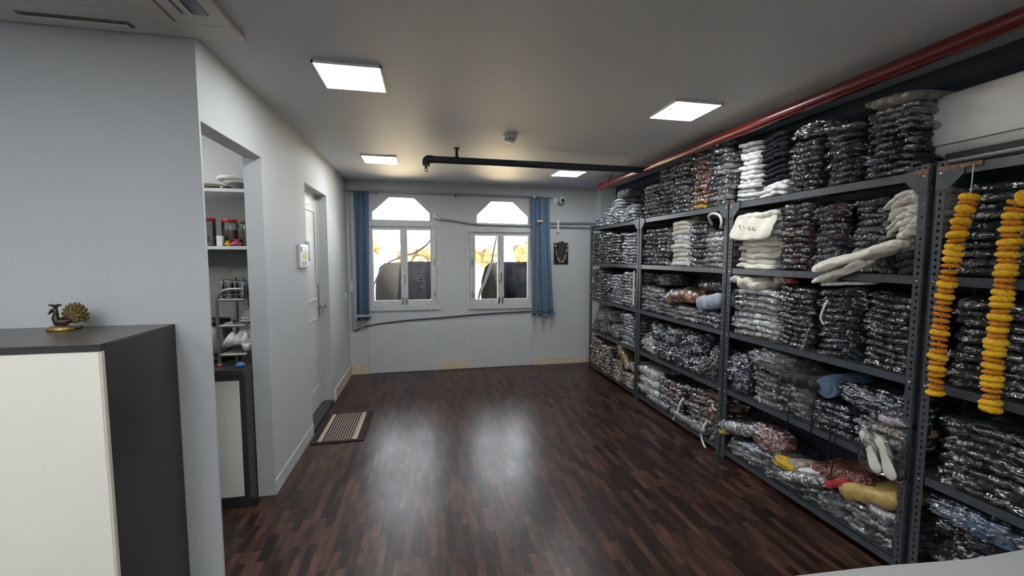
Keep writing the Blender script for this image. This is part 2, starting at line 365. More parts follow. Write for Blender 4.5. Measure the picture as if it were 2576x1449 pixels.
# end wall with two shaped openings
WIN = [(-0.72, 0.105, 0.955, 2.0, 2.075, [(-0.700, 2.085), (0.078, 2.080), (0.078, 2.19), (-0.135, 2.40), (-0.472, 2.405), (-0.700, 2.185)], 0.21, 2.035),
       (0.655, 1.485, 0.945, 1.935, 2.045, [(0.705, 2.065), (1.468, 2.055), (1.468, 2.165), (1.242, 2.382), (0.916, 2.386), (0.705, 2.172)], 1.60, 2.04)]
bmesh = __import__('bmesh')
def endwall():
    mb = MB(); y0, y1 = YE, YE+0.16
    xs = [XL-0.105]
    for (xa, xb, za, zb, zc, poly, *_r) in WIN: xs += [xa, xb]
    xs.append(XR)
    mb.box(xs[0], xs[1], y0, y1, 0, H); mb.box(xs[2], xs[3], y0, y1, 0, H); mb.box(xs[4], xs[5], y0, y1, 0, H)
    for (xa, xb, za, zb, zc, p, *_r) in WIN:
        mb.box(xa, xb, y0, y1, 0, za)
        # around the arched light: strip below it and wall pieces round its slanting sides
        mb.box(xa, xb, y0, y1, zb, min(p[0][1], p[1][1])-0.0)
        mb.prism([(xa, p[0][1]-0.02), p[0], p[5], p[4], (p[4][0], H), (xa, H)], 'y', y0, y1)
        mb.prism([(xb, p[1][1]-0.02), (xb, H), (p[3][0], H), p[3], p[2], p[1]], 'y', y0, y1)
        mb.prism([p[4], p[3], (p[3][0], H), (p[4][0], H)], 'y', y0, y1)
    return mb
struct('wall_end', endwall(), M['wall'])
# pantry shell
struct('wall_pantry_back', B(-2.4, T0, 3.42, 3.46, 0, H), M['pantry_wall'])
struct('wall_pantry_left', B(-2.4, -2.36, YN+0.03, 3.42, 0, H), M['pantry_wall'])
struct('trim_2', B(-2.36, T0, 3.410, 3.42, 0.94, 1.53, ), M['tile'])
struct('trim_3', B(-2.36, T0-0.002, 3.40, 3.42, 1.16, 1.175), M['white2'])
# door recess
struct('wall_door_recess', MB().box(T0-0.12, T0-0.10, 3.9, 4.8, 0, H), M['pantry_wall'])
struct('trim_4', B(T0-0.02, XL+0.012, 3.93, 4.74, 0, 0.045), M['granite'])
# baseboards
struct('baseboard_left', B(XL, XL+0.014, 4.76, YE, 0, 0.13, bev=0.003), M['dado'])
mb = MB(); mb.box(XL, -0.775, YE-0.014, YE, 0, 0.15); mb.box(0.140, 0.628, YE-0.014, YE, 0.005, 0.13); mb.box(1.515, 2.47, YE-0.014, YE, 0, 0.10)
struct('baseboard_end', mb, M['dado'])
struct('baseboard_near', B(XL, XL+0.006, 2.96, 3.93, 0, 0.10), M['wall'])
# access panels under the windows
for i, (a, b, z) in enumerate([(-0.772, 0.134, 0.675), (0.632, 1.512, 0.65)]):
    t = B(a, b, YE-0.013, YE-0.001, 0.004, z, bev=0.003)
    o = obj('access_panel', t, M['wall'], org=((a+b)/2, YE, 0))
    tag(o, ['grey painted access panel on the end wall below the left window', 'grey painted access panel on the end wall below the right window'][i], 'panel')

# windows
for wi, (xa, xb, za, zb, zc, p, xfr, zf) in enumerate(WIN):
    wn = struct('window_%d' % (wi+1), B(xa-0.06, xb+0.10, YE-0.022, YE, za-0.095, za-0.045, bev=0.004), M['winframe'])
    fr = MB(); y0, y1 = YE-0.016, YE+0.03
    fr.box(xb+0.001, xb+0.045, y0, YE, za-0.043, zb-0.001); fr.box(xb+0.05, xb+0.10, y0+0.006, YE, za-0.043, zf)
    fr.box(xa-0.045, xa-0.001, y0, YE, za-0.043, zb-0.001); fr.box(xa-0.095, xa-0.05, y0+0.006, YE, za-0.043, zf)
    fr.box(xa, xb, y0, YE, za-0.043, za-0.001)
    fr.box(xa-0.049, xb+0.049, y0, YE, zb, p[1][1]-0.002)
    fr.box(xa-0.05, xb+0.05, y0-0.008, y0-0.0005, zb+0.005, zb+0.03, bev=0.003)
    obj('window_frame', fr, M['winframe'], wn)
    # arched light: glazing bars round it
    ins = MB(); cxm = sum(q[0] for q in p)/6; czm = sum(q[1] for q in p)/6
    inn = [(cxm+(q[0]-cxm)*0.965, czm+(q[1]-czm)*0.93) for q in p]
    for k in range(6):
        k2 = (k+1) % 6
        ins.prism([p[k], p[k2], inn[k2], inn[k]], 'y', YE+0.02, YE+0.07)
    fx = obj('fanlight_frame', ins, M['winframe'], wn)
    obj('glass', MB().prism(inn, 'y', YE+0.045, YE+0.049), M['glass'], fx)
    # two sashes
    xm = (xa+xb)/2+(0.025 if wi == 0 else -0.02)
    if wi == 0: xm = -0.285
    else: xm = 1.055
    for si, (sa, sb) in enumerate([(xa+.001, xm-.002), (xm+.002, xb-.001)]):
        s_ = MB(); wd = 0.034; a0, a1 = YE+0.002, YE+0.038
        s_.box(sa, sa+wd*(1 if si == 0 else 1.3), a0, a1, za, zb); s_.box(sb-wd*(1.3 if si == 0 else 1), sb, a0, a1, za, zb)
        la = sa+wd*(1 if si == 0 else 1.3)+.0005; lb_ = sb-wd*(1.3 if si == 0 else 1)-.0005; s_.box(la, lb_, a0, a1, za, za+0.045); s_.box(la, lb_, a0, a1, zb-0.045, zb)
        so = obj('sash', s_, M['winframe'], wn)
        obj('glass', B(sa+wd*.8, sb-wd*.8, YE+0.018, YE+0.022, za+0.04, zb-0.04), M['glass'], so)
    obj('meeting_stile', B(xm-0.011, xm+0.011, YE-0.010, YE+0.0015, za+0.002, zb-0.002, bev=.002), M['winframe'], wn)
    h = MB(); h.box(xm-0.012, xm+0.012, YE-0.028, YE+0.002, za+0.30, za+0.42, bev=0.003); h.tube([(xm-0.005, YE-0.03, za+0.36), (xm-0.015, YE-0.05, za+0.33), (xm-0.015, YE-0.055, za+0.27)], 0.008, 8)
    obj('window_latch', h, M['chrome'], wn)
    h = MB(); h.box(xm-0.04, xm-0.015, YE-0.018, YE+0.002, za-0.02, za+0.08, bev=0.003); h.box(xm+0.01, xm+0.035, YE-0.018, YE+0.002, za-0.02, za+0.08, bev=0.003)
    obj('tower_bolt', h, M['steel'], wn)
    sx = xb+0.004 if wi == 0 else xa-0.022
    for hz in (za+0.08, za+0.52):
        obj('hinge', B(sx, sx+0.018, YE-0.024, YE-0.014, hz, hz+0.09, bev=0.003), M['steel'], wn)
    struct('trim_%d' % (5+wi), B(xa, xb, YE+0.04, YE+0.16, za-0.02, za+0.004), M['winframe'])

# door in the left wall
dx = T0+0.012
dr = struct('door_1', B(dx-0.035, dx, 3.96, 4.70, 0.05, 2.215, bev=0.002), M['door'])
mo = MB()
for (a, b, z0, z1) in [(4.06, 4.60, 1.15, 2.07), (4.06, 4.60, 0.25, 0.98)]:
    for q in [(a+.0255, b-.0255, z0, z0+0.025), (a+.0255, b-.0255, z1-0.025, z1), (a, a+0.025, z0, z1), (b-0.025, b, z0, z1)]:
        mo.box(dx, dx+0.010, *q[:2], *q[2:], bev=0.003)
obj('panel_moulding', mo, M['door'], dr)
mo = MB(); mo.box(T0-0.02, dx+0.008, 3.93, 3.96, 0.045, 2.235); mo.box(T0-0.02, dx+0.008, 4.70, 4.74, 0.045, 2.235); mo.box(T0-0.02, dx+0.008, 3.961, 4.699, 2.216, 2.235)
obj('door_frame', mo, M['door'], dr)
mo = MB(); mo.box(dx, dx+0.008, 4.645, 4.675, 0.98, 1.32, bev=0.002)
mo.tube([(dx, 4.66, 1.08), (dx+0.055, 4.66, 1.08)], 0.009, 10); mo.tube([(dx+0.05, 4.66, 1.08), (dx+0.055, 4.56, 1.078)], 0.009, 10)
obj('door_handle', mo, M['steel'], dr)
obj('name_plate', B(dx, dx+0.006, 4.02, 4.40, 2.10, 2.18, bev=0.001), M['white'], dr)
o = obj('latch_catch', MB().box(XL-0.05, XL-0.035, 4.725, 4.74, 1.05, 1.09, bev=0.002).tube([(XL-0.045, 4.73, 1.07), (XL-0.045, 4.70, 1.07)], 0.006, 8), M['steel'], org=(XL-0.045, 4.74, 1.07))
tag(o, 'small steel latch catch on the door jamb of the left wall', 'latch')

# ================================================================ LIGHTS AND CEILING FITTINGS
PL = [(-0.385, 2.54, 'square ceiling light lit white, nearer one on the left side'), (1.755, 2.645, 'square ceiling light lit white, nearer one on the right side'),
      (-0.44, 4.57, 'square ceiling light lit white, far left one before the left window'), (1.70, 4.86, 'square ceiling light lit white, far right one behind the dark pipe'),
      (-2.6, 0.35, 'added unseen square ceiling light over the space before the counter'), (-1.5, 0.35, 'added unseen square ceiling light behind the viewpoint next to the cassette unit'), (-0.385, 0.35, 'added unseen square ceiling light behind the viewpoint in line with the left pair'),  # from here on, unseen lights added to brighten the counter and near wall
      (-2.6, -0.70, 'added unseen square ceiling light behind the viewpoint by the far left wall'), (-1.5, -0.70, 'added unseen square ceiling light behind the viewpoint in line with the counter'), (-0.385, -0.70, 'added unseen square ceiling light behind the viewpoint near the room centre'), (0.75, -0.70, 'added unseen square ceiling light behind the viewpoint in the right half'),
      (-1.5, -1.75, 'added unseen square ceiling light by the back wall on the left'), (0.75, -1.75, 'added unseen square ceiling light by the back wall on the right'), (-2.0, 2.72, 'added unseen square ceiling light inside the pantry')]  # pantry light is unseen too, added to brighten the pantry
for (x, y, lb) in PL:
    t = thing('ceiling_light', lb, 'ceiling light', (x, y, H), 'square LED ceiling lights')
    r = 0.172; f_ = MB(); zt, zb_ = H, H-0.012
    for (a, b, c, d) in [(-r, r, -r, -r+.008), (-r, r, r-.008, r), (-r, -r+.008, -r, r), (r-.008, r, -r, r)]:
        f_.box(x+a, x+b, y+c, y+d, zb_, zt)
    obj('frame', f_, M['white'], t)
    obj('diffuser', B(x-r+.008, x+r-.008, y-r+.008, y+r-.008, zb_+0.002, zb_+0.006), M['panel_on'], t)
bpy.context.view_layer.update()

# cassette air conditioner upper left
cx0, cx1, cy0, cy1 = -1.735, -0.79, 1.26, 2.19; cz = H-0.03
t = thing('cassette_air_conditioner', 'white square cassette air conditioner set in the ceiling above the counter', 'air conditioner', ((cx0+cx1)/2, (cy0+cy1)/2, H))
fr = MB(); r = 0.205; ry_ = 0.135
fr.box(cx0, cx1, cy1-ry_, cy1, cz, H, bev=0.008); fr.box(cx0, cx1, cy0, cy0+ry_, cz, H, bev=0.008)
fr.box(cx0, cx0+r, cy0+ry_+.001, cy1-ry_-.001, cz, H, bev=0.004); fr.box(cx1-r, cx1, cy0+ry_+.001, cy1-ry_-.001, cz, H, bev=0.004)
obj('fascia', fr, M['acwhite'], t)
g = MB(); gx0, gx1, gy0, gy1 = cx0+r+.008, cx1-r-.008, cy0+ry_+.008, cy1-ry_-.008
g.box(gx0, gx1, gy0, gy1, cz-0.006, cz+0.012, bev=0.006)
for k in range(14):
    yy = gy0+0.05+k*(gy1-gy0-0.1)/13; g.box(gx0+0.05, gx1-0.05, yy-0.005, yy+0.005, cz-0.010, cz-0.005)
obj('intake_grille', g, M['acwhite'], t)
for q in [(gx0-.06, -1.19, cy1-0.100, cy1-0.055), (gx0+.02, gx1-.02, cy0+0.055, cy0+0.100), (cx1-0.150, cx1-0.05, gy0+.02, 1.975), (cx0+0.05, cx0+0.150, gy0+.02, gy1-.02)]:
    side = abs(q[1]-q[0]) < 0.2
    s_ = obj('air_outlet', B(*q, cz-0.004, cz+0.004, bev=0.003), M['acdark'] if not side else M['acblue'], t)
    if side: lv = B(q[0]+0.022, q[0]+0.045, q[2]+.01, q[3]-.01, cz-0.014, cz-0.006, bev=0.003)
    else: lv = B(q[0]+.01, q[1]-.01, q[2]+0.016, q[2]+0.044, cz-0.013, cz-0.005, bev=0.003)
    obj('vane', lv, M['acwhite'], s_)

# smoke detector
t = thing('smoke_detector', 'round white smoke detector on the ceiling in the middle of the room', 'smoke detector', (0.70, 3.47, H))
obj('base', MB().lathe([(0.058, H), (0.060, H-0.012), (0.056, H-0.022), (0.046, H-0.030)], (0.70, 3.47, 0), 28), M['white'], t)
obj('chamber', MB().lathe([(0.044, H-0.028), (0.044, H-0.046), (0.034, H-0.056), (0.0, H-0.058)], (0.70, 3.47, 0), 28), M['white'], t)
v = MB()
for k in range(8):
    a = 2*PI*k/8+0.2; v.add([(0.70+0.0455*math.cos(a+s), 3.47+0.0455*math.sin(a+s), z) for s in (-.3, .3) for z in (H-0.044, H-0.030)], [(0, 1, 3, 2)])
    v.add([(0.70+0.0440*math.cos(a+s), 3.47+0.0440*math.sin(a+s), z) for s in (-.3, .3) for z in (H-0.044, H-0.030)], [(0, 2, 3, 1)])
obj('vent_slots', v, M['black'], t)

# red sprinkler main
PX, PZ = 2.245, 2.515
t = thing('red_pipe', 'red fire sprinkler main running along the ceiling above the racks', 'pipe', (PX, 2, PZ))
obj('pipe_run', MB().tube([(PX, -2.19, PZ), (PX, 5.12, PZ-0.012)], 0.040, 24), M['red_pipe'], t)
obj('coupling', MB().tube([(PX, 1.05, PZ), (PX, 1.13, PZ)], 0.052, 24).tube([(PX, 1.075, PZ), (PX, 1.105, PZ)], 0.058, 24), M['red_pipe'], t)
obj('end_cap', MB().tube([(PX, 5.11, PZ-0.012), (PX, 5.17, PZ-0.012)], 0.045, 24), M['red_dull'], t)
for yy in (4.85,):
    c = MB().tube([(PX, yy-0.012, PZ-.008), (PX, yy+0.012, PZ-.008)], 0.0465, 24)
    c.tube([(PX, yy, PZ+.03), (PX, yy, H)], 0.006, 8)
    obj('hanger', c, M['red_dull'] if yy > 4 else M['dark_pipe'], t)
# dark branch pipe
BZ, BY = 2.495, 4.02
t = thing('sprinkler_branch_pipe', 'dark grey branch pipe crossing the ceiling before the windows', 'pipe', (1.1, BY, BZ))
obj('pipe_run', MB().tube([(0.04, BY-0.06, BZ-.01), (PX-0.03, BY+.03, BZ)], 0.032, 20), M['dark_pipe'], t)
obj('elbow', MB().tube(curve([(0.08, BY-0.06, BZ-.01), (0.035, BY-0.06, BZ-.012), (0.018, BY-0.06, BZ-0.04), (0.018, BY-0.06, BZ-.075)], 5), 0.036, 16), M['dark_pipe'], t)
sp_ = MB().tube([(0.018, BY-0.06, BZ-0.07), (0.018, BY-0.06, BZ-0.10)], 0.014, 12); sp_.lathe([(0.0, BZ-0.125), (0.020, BZ-0.122), (0.020, BZ-0.119), (0.0, BZ-0.117)], (0.018, BY-0.06, 0), 14)
sp_.tube([(0.010, BY-0.06, BZ-0.098), (0.005, BY-0.06, BZ-0.11), (0.014, BY-0.06, BZ-0.12)], 0.003, 6); sp_.tube([(0.026, BY-0.06, BZ-0.098), (0.031, BY-0.06, BZ-0.11), (0.022, BY-0.06, BZ-0.12)], 0.003, 6)
obj('sprinkler_head', sp_, M['red_dull'], t)
h = MB().tube([(0.30, BY-.05, BZ-.02), (0.30, BY-.05, H)], 0.014, 12); h.lathe([(0.03, H), (0.03, H-0.006)], (0.30, BY-.05, 0), 16); h.tube([(0.28, BY-.05, BZ-0.006), (0.32, BY-.05, BZ-0.006)], 0.036, 18)
obj('hanger', h, M['dark_pipe'], t)

# wall mounted air conditioner at the right edge
ax, ay0, ay1 = 2.43, 0.72, 1.635
t = thing('wall_air_conditioner', 'glossy white split air conditioner on the right wall above the garland rack', 'air conditioner', (XR, 1.2, 2.05))
prof = [(XR, 2.385), (ax+0.06, 2.385), (ax+0.015, 2.365), (ax, 2.32), (ax-0.004, 2.20), (ax+0.004, 2.13), (ax+0.022, 2.095), (ax+0.06, 2.075), (ax+0.10, 2.055), (XR, 2.055)]
body = MB()
n_ = len(prof); ys = [ay0, ay0+0.012, ay1-0.012, ay1]; ins_ = [0.012, 0, 0, 0.012]
vs = []
cxp = sum(q[0] for q in prof)/n_; czp = sum(q[1] for q in prof)/n_
for yq, i_ in zip(ys, ins_):
    for (a, b) in prof:
        vs.append((a+(cxp-a)*i_*3, yq, b+(czp-b)*i_*3))
fs = [(j*n_+k, j*n_+(k+1) % n_, (j+1)*n_+(k+1) % n_, (j+1)*n_+k) for j in range(3) for k in range(n_)]+[tuple(range(n_)), tuple(range(3*n_, 4*n_))]
body.add(vs, fs); body.sm = [True]*(3*n_)+[False, False]
obj('housing', body, M['acgloss'], t)
obj('air_outlet', B(ax+0.015, ax+0.13, ay0+0.05, ay1-0.06, 2.058, 2.088), M['black'], t)
fl = MB(); fl.prism([(ax+0.015, 2.052), (ax+0.024, 2.045), (ax+0.12, 2.030), (ax+0.122, 2.036), (ax+0.03, 2.052), (ax+0.018, 2.058)], 'y', ay0+0.03, ay1-0.05)
obj('louvre', fl, M['acgloss'], t)
obj('display_seam', B(ax-0.0045, ax+0.003, ay0+0.02, ay1-0.02, 2.128, 2.131), M['acdark'], t)

# ================================================================ END WALL FITTINGS
t = thing('curtain_rod', 'grey metal curtain rod across the top of the end wall', 'curtain rod', (0.4, YE, 2.45))
obj('rod', MB().tube([(-1.0, YE-0.06, 2.462), (1.80, YE-0.06, 2.445)], 0.013, 12).tube([(-1.0, YE-0.095, 2.466), (1.62, YE-0.095, 2.452)], 0.010, 12), M['conduit'], t)
for xx in (-0.62, 0.42, 1.52):
    obj('bracket', B(xx-.01, xx+.01, YE-0.10, YE, 2.43, 2.445).box(xx-.015, xx+.015, YE-.006, YE, 2.40, 2.47, bev=.002), M['steel'], t)
def curtain(x0t, x1t, x0b, x1b, zt, zb, folds, seed, amp=0.022, yb=YE-0.075):
    rnd = random.Random(seed); nx, nz = 70, 40; vs = []
    for j in range(nz+1):
        v = j/nz; xa = x0t+(x0b-x0t)*v**1.3; xb = x1t+(x1b-x1t)*v**1.3
        for i in range(nx+1):
            u = i/nx; a = amp*(0.6+0.6*v)
            y = yb+a*math.sin(u*folds*2*PI+0.6*math.sin(3*v+seed))+0.35*a*math.sin(u*folds*4.3*PI+1.3+2*v)+0.006*noise.noise((u*6, v*5, seed))
            x = xa+(xb-xa)*u+0.012*math.sin(u*9+v*2)
            z = zt+(zb-zt)*v+(0.010*math.sin(u*folds*2*PI+1) if j == nz else 0)
            vs.append((x, y, z))
    fs = [(j*(nx+1)+i, j*(nx+1)+i+1, (j+1)*(nx+1)+i+1, (j+1)*(nx+1)+i) for j in range(nz) for i in range(nx)]
    return MB().add(vs, fs, True)
t = thing('curtain', 'dark blue narrow curtain hanging at the left of the left window', 'curtain', (-0.8, YE-0.075, 2.455))
c = obj('curtain_cloth', curtain(-0.90, -0.72, -0.91, -0.735, 2.445, 0.80, 2.2, 2), M['curtain_dark'], t)
c.modifiers.new('thick', 'SOLIDIFY').thickness = 0.003
h = obj('hem', curtain(-0.905, -0.72, -0.91, -0.735, 0.80, 0.745, 2.2, 2, 0.030), M['curtain_dark'], t); h.modifiers.new('thick', 'SOLIDIFY').thickness = 0.006
t = thing('curtain', 'light blue gathered curtain hanging at the right of the right window', 'curtain', (1.65, YE-0.075, 2.44))
c = obj('curtain_cloth', curtain(1.485, 1.745, 1.50, 1.855, 2.43, 0.79, 3.1, 5, 0.030), M['curtain'], t)
c.modifiers.new('thick', 'SOLIDIFY').thickness = 0.003
h = obj('hem', curtain(1.50, 1.850, 1.50, 1.860, 0.79, 0.735, 3.1, 5, 0.038), M['curtain'], t); h.modifiers.new('thick', 'SOLIDIFY').thickness = 0.006
c = obj('curtain_tieback', B(1.555, 1.64, YE-0.128, YE-0.118, 2.085, 2.11, bev=0.004), pmat('gold_clip', (0.6, 0.48, 0.25), 0.4), t)

t = thing('security_camera', 'small white round security camera on the end wall beside the curtain rod', 'camera', (1.91, YE, 2.40))
obj('mount', B(1.84, 1.875, YE-0.03, YE, 2.36, 2.44, bev=0.006).tube([(1.86, YE-0.025, 2.39), (1.915, YE-0.06, 2.385)], 0.012, 10), M['white'], t)
obj('body', MB().lathe([(0.0, -0.05), (0.034, -0.046), (0.042, -0.03), (0.042, 0.035), (0.034, 0.05), (0.0, 0.052)], (1.925, YE-0.09, 2.40), 24, Matrix.Rotation(math.radians(82), 3, 'X')), M['white'], t)
obj('lens', MB().lathe([(0.024, 0), (0.022, 0.008), (0.0, 0.010)], (1.925, YE-0.145, 2.395), 20, Matrix.Rotation(math.radians(90), 3, 'X')), M['black'], t)

# necklace display on the wall
t = thing('necklace_display', 'bead necklace on a dark plaque hanging on the end wall near the racks', 'wall ornament', (1.95, YE, 1.65))
obj('plaque', B(1.84, 2.062, YE-0.014, YE, 1.485, 1.80, bev=0.006), M['plaque2'], t)
bust = [(1.905, 1.55), (1.90, 1.70), (1.905, 1.79), (1.925, 1.815), (1.945, 1.808), (1.965, 1.825), (1.985, 1.808), (2.0, 1.808), (2.005, 1.70), (1.995, 1.56), (1.95, 1.52)]
obj('velvet_bust', MB().prism(bust, 'y', YE-0.024, YE-0.012), M['plaque'], t)
for k in range(23):
    u = k/22; a = PI*u
    x = 1.951-0.092*math.cos(a)*(1.0-0.05*math.sin(a)); z = 1.785-0.265*math.sin(a)**0.75
    z = 1.785-0.27*(math.sin(a)**1.1)
    r_ = 0.0125+0.003*math.sin(k*2.1)
    obj('bead', MB().lathe([(0, -r_), (r_*.7, -r_*.7), (r_, 0), (r_*.7, r_*.7), (0, r_)], (x, YE-0.030, z), 10), [M['bead1'], M['bead2'], M['bead3'], M['bead2']][k % 4], t)

# conduits
def pipe_thing(name, label, cat, pts, r, mat, seg=10, n=6, clips=()):
    o = obj(name, MB().tube(curve(pts, n) if n else pts, r, seg), mat, org=tuple(pts[0])); return tag(o, label, cat)
t = thing('conduit_pipe', 'grey pipe with a white elbow running from the left window to the curtain', 'pipe', (0.17, YE, 2.13))
obj('pipe_run', MB().tube([(0.19, YE-0.035, 2.12), (0.72, YE-0.035, 2.045), (1.50, YE-0.035, 2.035)], 0.014, 10), M['conduit'], t)
obj('elbow', MB().tube(curve([(0.145, YE+0.0, 2.145), (0.15, YE-0.05, 2.14), (0.175, YE-0.06, 2.125), (0.21, YE-0.035, 2.118)], 5), 0.022, 12).lathe([(0.038, 0), (0.038, .008), (0.02, .012)], (0.150, YE, 2.145), 20, Matrix.Rotation(PI/2, 3, 'X')), M['white'], t)
t = thing('conduit_pipe', 'pair of grey pipes running from the right curtain to the racks', 'pipe', (2.1, YE, 2.05))
obj('pipe_run', MB().tube([(1.70, YE-0.03, 2.085), (2.46, YE-0.03, 2.095)], 0.016, 10), M['conduit'], t)
obj('pipe_run', MB().tube([(1.70, YE-0.03, 2.035), (2.46, YE-0.03, 2.025)], 0.012, 10), M['conduit'], t)
obj('pipe_clip', B(1.882, 1.905, YE-0.05, YE, 1.95, 2.12, bev=.004), M['white'], t)
pipe_thing('cable', 'dark thin cable sagging along the end wall below both windows', 'cable',
    [(-0.955, YE-0.012, 0.60), (-0.75, YE-0.012, 0.665), (-0.35, YE-0.012, 0.715), (0.2, YE-0.012, 0.745), (0.9, YE-0.012, 0.785), (1.50, YE-0.012, 0.80)], 0.011, M['cable'], 8)
pipe_thing('conduit_pipe', 'grey vertical conduit on the end wall left of the dark blue curtain', 'pipe', [(-0.965, YE-0.012, 2.44), (-0.965, YE-0.012, 0.61)], 0.014, M['conduit'], 8, 0)
pipe_thing('cable', 'grey cable hanging behind the curtain foot at the left corner', 'cable', [(-0.93, YE-0.02, 0.76), (-0.90, YE-0.03, 0.67), (-0.85, YE-0.03, 0.63), (-0.80, YE-0.02, 0.72), (-0.79, YE-.012, 0.80)], 0.008, M['conduit'], 8)
o = obj('curtain_clip', B(-0.935, -0.735, YE-0.125, YE-0.115, 0.80, 0.83, bev=0.003), M['conduit'], org=(-0.83, YE-0.11, 0.8)); tag(o, 'grey bar clipped across the foot of the dark blue curtain', 'clip')

# left wall plates
t = thing('switchboard', 'white switchboard with a yellow sticker on the left wall beside the door', 'switch', (XL, 3.78, 1.6))
obj('plate', B(XL, XL+0.022, 3.665, 3.895, 1.505, 1.70, bev=0.006), M['white'], t)
for k in range(4):
    obj('rocker', B(XL+0.020, XL+0.030, 3.69+k*0.048, 3.725+k*0.048, 1.635, 1.68, bev=0.003), M['white2'], t)
obj('sticker', B(XL+0.021, XL+0.0235, 3.72, 3.84, 1.575, 1.625), pmat('yellow_sticker', (0.75, 0.62, 0.15), 0.5), t)
sk = MB()
for k in range(2): sk.box(XL+0.021, XL+0.024, 3.71+k*.07, 3.755+k*.07, 1.52, 1.562)
obj('socket', sk, pmat('grey_socket', (0.35, 0.35, 0.36), 0.4), t)
t = thing('door_phone', 'slim white door phone on the left wall right of the switchboard', 'door phone', (XL, 3.915, 1.6))
obj('handset', MB().box(XL+.006, XL+0.030, 3.905, 3.926, 1.56, 1.73, bev=0.008), M['white'], t); obj('base', B(XL, XL+0.010, 3.902, 3.929, 1.545, 1.735, bev=0.003), M['white'], t)
o = obj('wall_switch', B(XL, XL+0.012, 5.60, 5.69, 1.06, 1.14, bev=0.003), M['white'], org=(XL, 5.65, 1.1)); tag(o, 'small white switch low on the left wall near the corner', 'switch')
o = obj('wall_switch', B(-0.975, -0.955, YE-0.03, YE-.022, 1.14, 1.27, bev=0.003), M['white'], org=(-0.965, YE, 1.2)); tag(o, 'small white switch on the conduit beside the dark blue curtain', 'switch')
# door stopper / wire on skirting
o = obj('cable_clip', MB().box(XL+.012, XL+0.03, 4.77, 4.80, 0.02, 0.16, bev=.003), M['white'], org=(XL+.02, 4.78, 0)); tag(o, 'small white cable outlet at the foot of the door jamb', 'cable outlet')

# door mat
t = thing('door_mat', 'maroon doormat with cream stripes on the floor before the left door', 'mat', (-0.76, 4.06, 0))
mx0, mx1, my0, my1 = -0.985, -0.545, 3.71, 4.40
mm = MB(); N1, N2 = 10, 14
mm.box(mx0, mx1, my0, my1, 0.001, 0.009, bev=0.003)
obj('mat_base', mm, M['mat_dark'], t)
st = MB(); st.box(mx0+0.05, mx0+0.085, my0+0.03, my1-0.02, 0.0095, 0.0115); st.box(mx1-0.10, mx1-0.065, my0+0.03, my1-0.02, 0.0095, 0.0115)
for k in range(11):
    x = mx0+0.103+k*0.0225; st.box(x, x+0.0075, my0+0.03, my1-0.02, 0.0095, 0.0115)
obj('stripes', st, M['mat_cream'], t)

# ================================================================ COUNTER WITH FIGURINE
ckx, cky0, ckz = -1.155, 1.757, 1.285
t = thing('counter_cabinet', 'tall charcoal reception counter with cream front against the grey wall', 'counter', (-2.0, 2.0, 0))
obj('carcass', B(-3.15, ckx, cky0+0.02, YN-.002, 0.0, ckz-0.006, bev=0.002), M['lam_dark'], t)
obj('front_edge', B(-3.15, ckx, cky0, cky0+0.0195, ckz-0.027, ckz-0.006), M['lam_dark'], t)
obj('counter_top', B(-3.15, ckx-.0005, cky0+.0005, YN-.002, ckz-0.0055, ckz, bev=0.0015), M['lam_top'], t)
obj('front_panel', B(-3.10, ckx-0.0105, cky0+0.004, cky0+0.02, 0.06, ckz-0.028, bev=0.001), M['cream'], t)
obj('edge_strip', B(ckx-0.0095, ckx-0.001, cky0+0.004, cky0+0.02, 0.06, ckz-0.028, bev=0.001), M['cream_edge'], t)

fx, fy, fz = -1.515, 2.12, ckz
t = thing('peacock_figurine', 'small golden peacock figurine with fanned tail on the counter', 'figurine', (fx, fy, fz)); t.scale = (0.74, 0.74, 0.74)
obj('base', MB().lathe([(0.0, 0), (0.062, 0), (0.066, 0.008), (0.060, 0.020), (0.045, 0.028), (0.0, 0.030)], (fx-0.015, fy-0.01, fz), 28, sy=0.7), M['gold'], t)
bd = MB().tube([(fx+0.03, fy, fz+0.055), (fx+0.0, fy-0.005, fz+0.048), (fx-0.025, fy-0.01, fz+0.052), (fx-0.036, fy-0.012, fz+0.075), (fx-0.030, fy-0.012, fz+0.105), (fx-0.032, fy-0.012, fz+0.122), (fx-0.045, fy-0.014, fz+0.118), (fx-0.066, fy-0.016, fz+0.095)], [0.012, 0.028, 0.026, 0.016, 0.011, 0.013, 0.011, 0.002], 14)
obj('body', bd, M['darkbronze'], t)
cr = MB()
for k in range(5):
    a = -0.9+k*0.45
    cr.tube([(fx-0.032, fy-0.012, fz+0.128), (fx-0.032+0.022*math.sin(a), fy-0.012, fz+0.140+0.008*math.cos(a)), (fx-0.032+0.036*math.sin(a), fy-0.012, fz+0.146+0.004*math.cos(a))], [0.003, 0.005, 0.006], 8)
obj('crest', cr, M['darkbronze'], t)
obj('legs', MB().tube([(fx-0.01, fy, fz+0.028), (fx-0.008, fy, fz+0.055)], 0.005, 8).tube([(fx+0.004, fy-.01, fz+0.028), (fx+0.002, fy-.01, fz+0.055)], 0.005, 8), M['gold'], t)
tl = MB()
for ring, (rr, nn) in enumerate([(0.072, 13), (0.052, 10), (0.034, 8)]):
    for k in range(nn):
        a = -2.0+4.0*k/(nn-1); cxx = fx+0.042+rr*math.sin(a)*0.85; czz = fz+0.078+rr*math.cos(a)
        yy = fy+0.02-ring*0.009
        tl.tube([(fx+0.035, fy+0.012-ring*.006, fz+0.07), ((cxx+fx+0.035)/2, yy-0.002, (czz+fz+0.07)/2), (cxx, yy, czz), (cxx+0.010*math.sin(a), yy-.004, czz+0.010*math.cos(a))], [0.004, 0.007, 0.011, 0.002], 8)
obj('tail_fan', tl, M['bronze'], t)
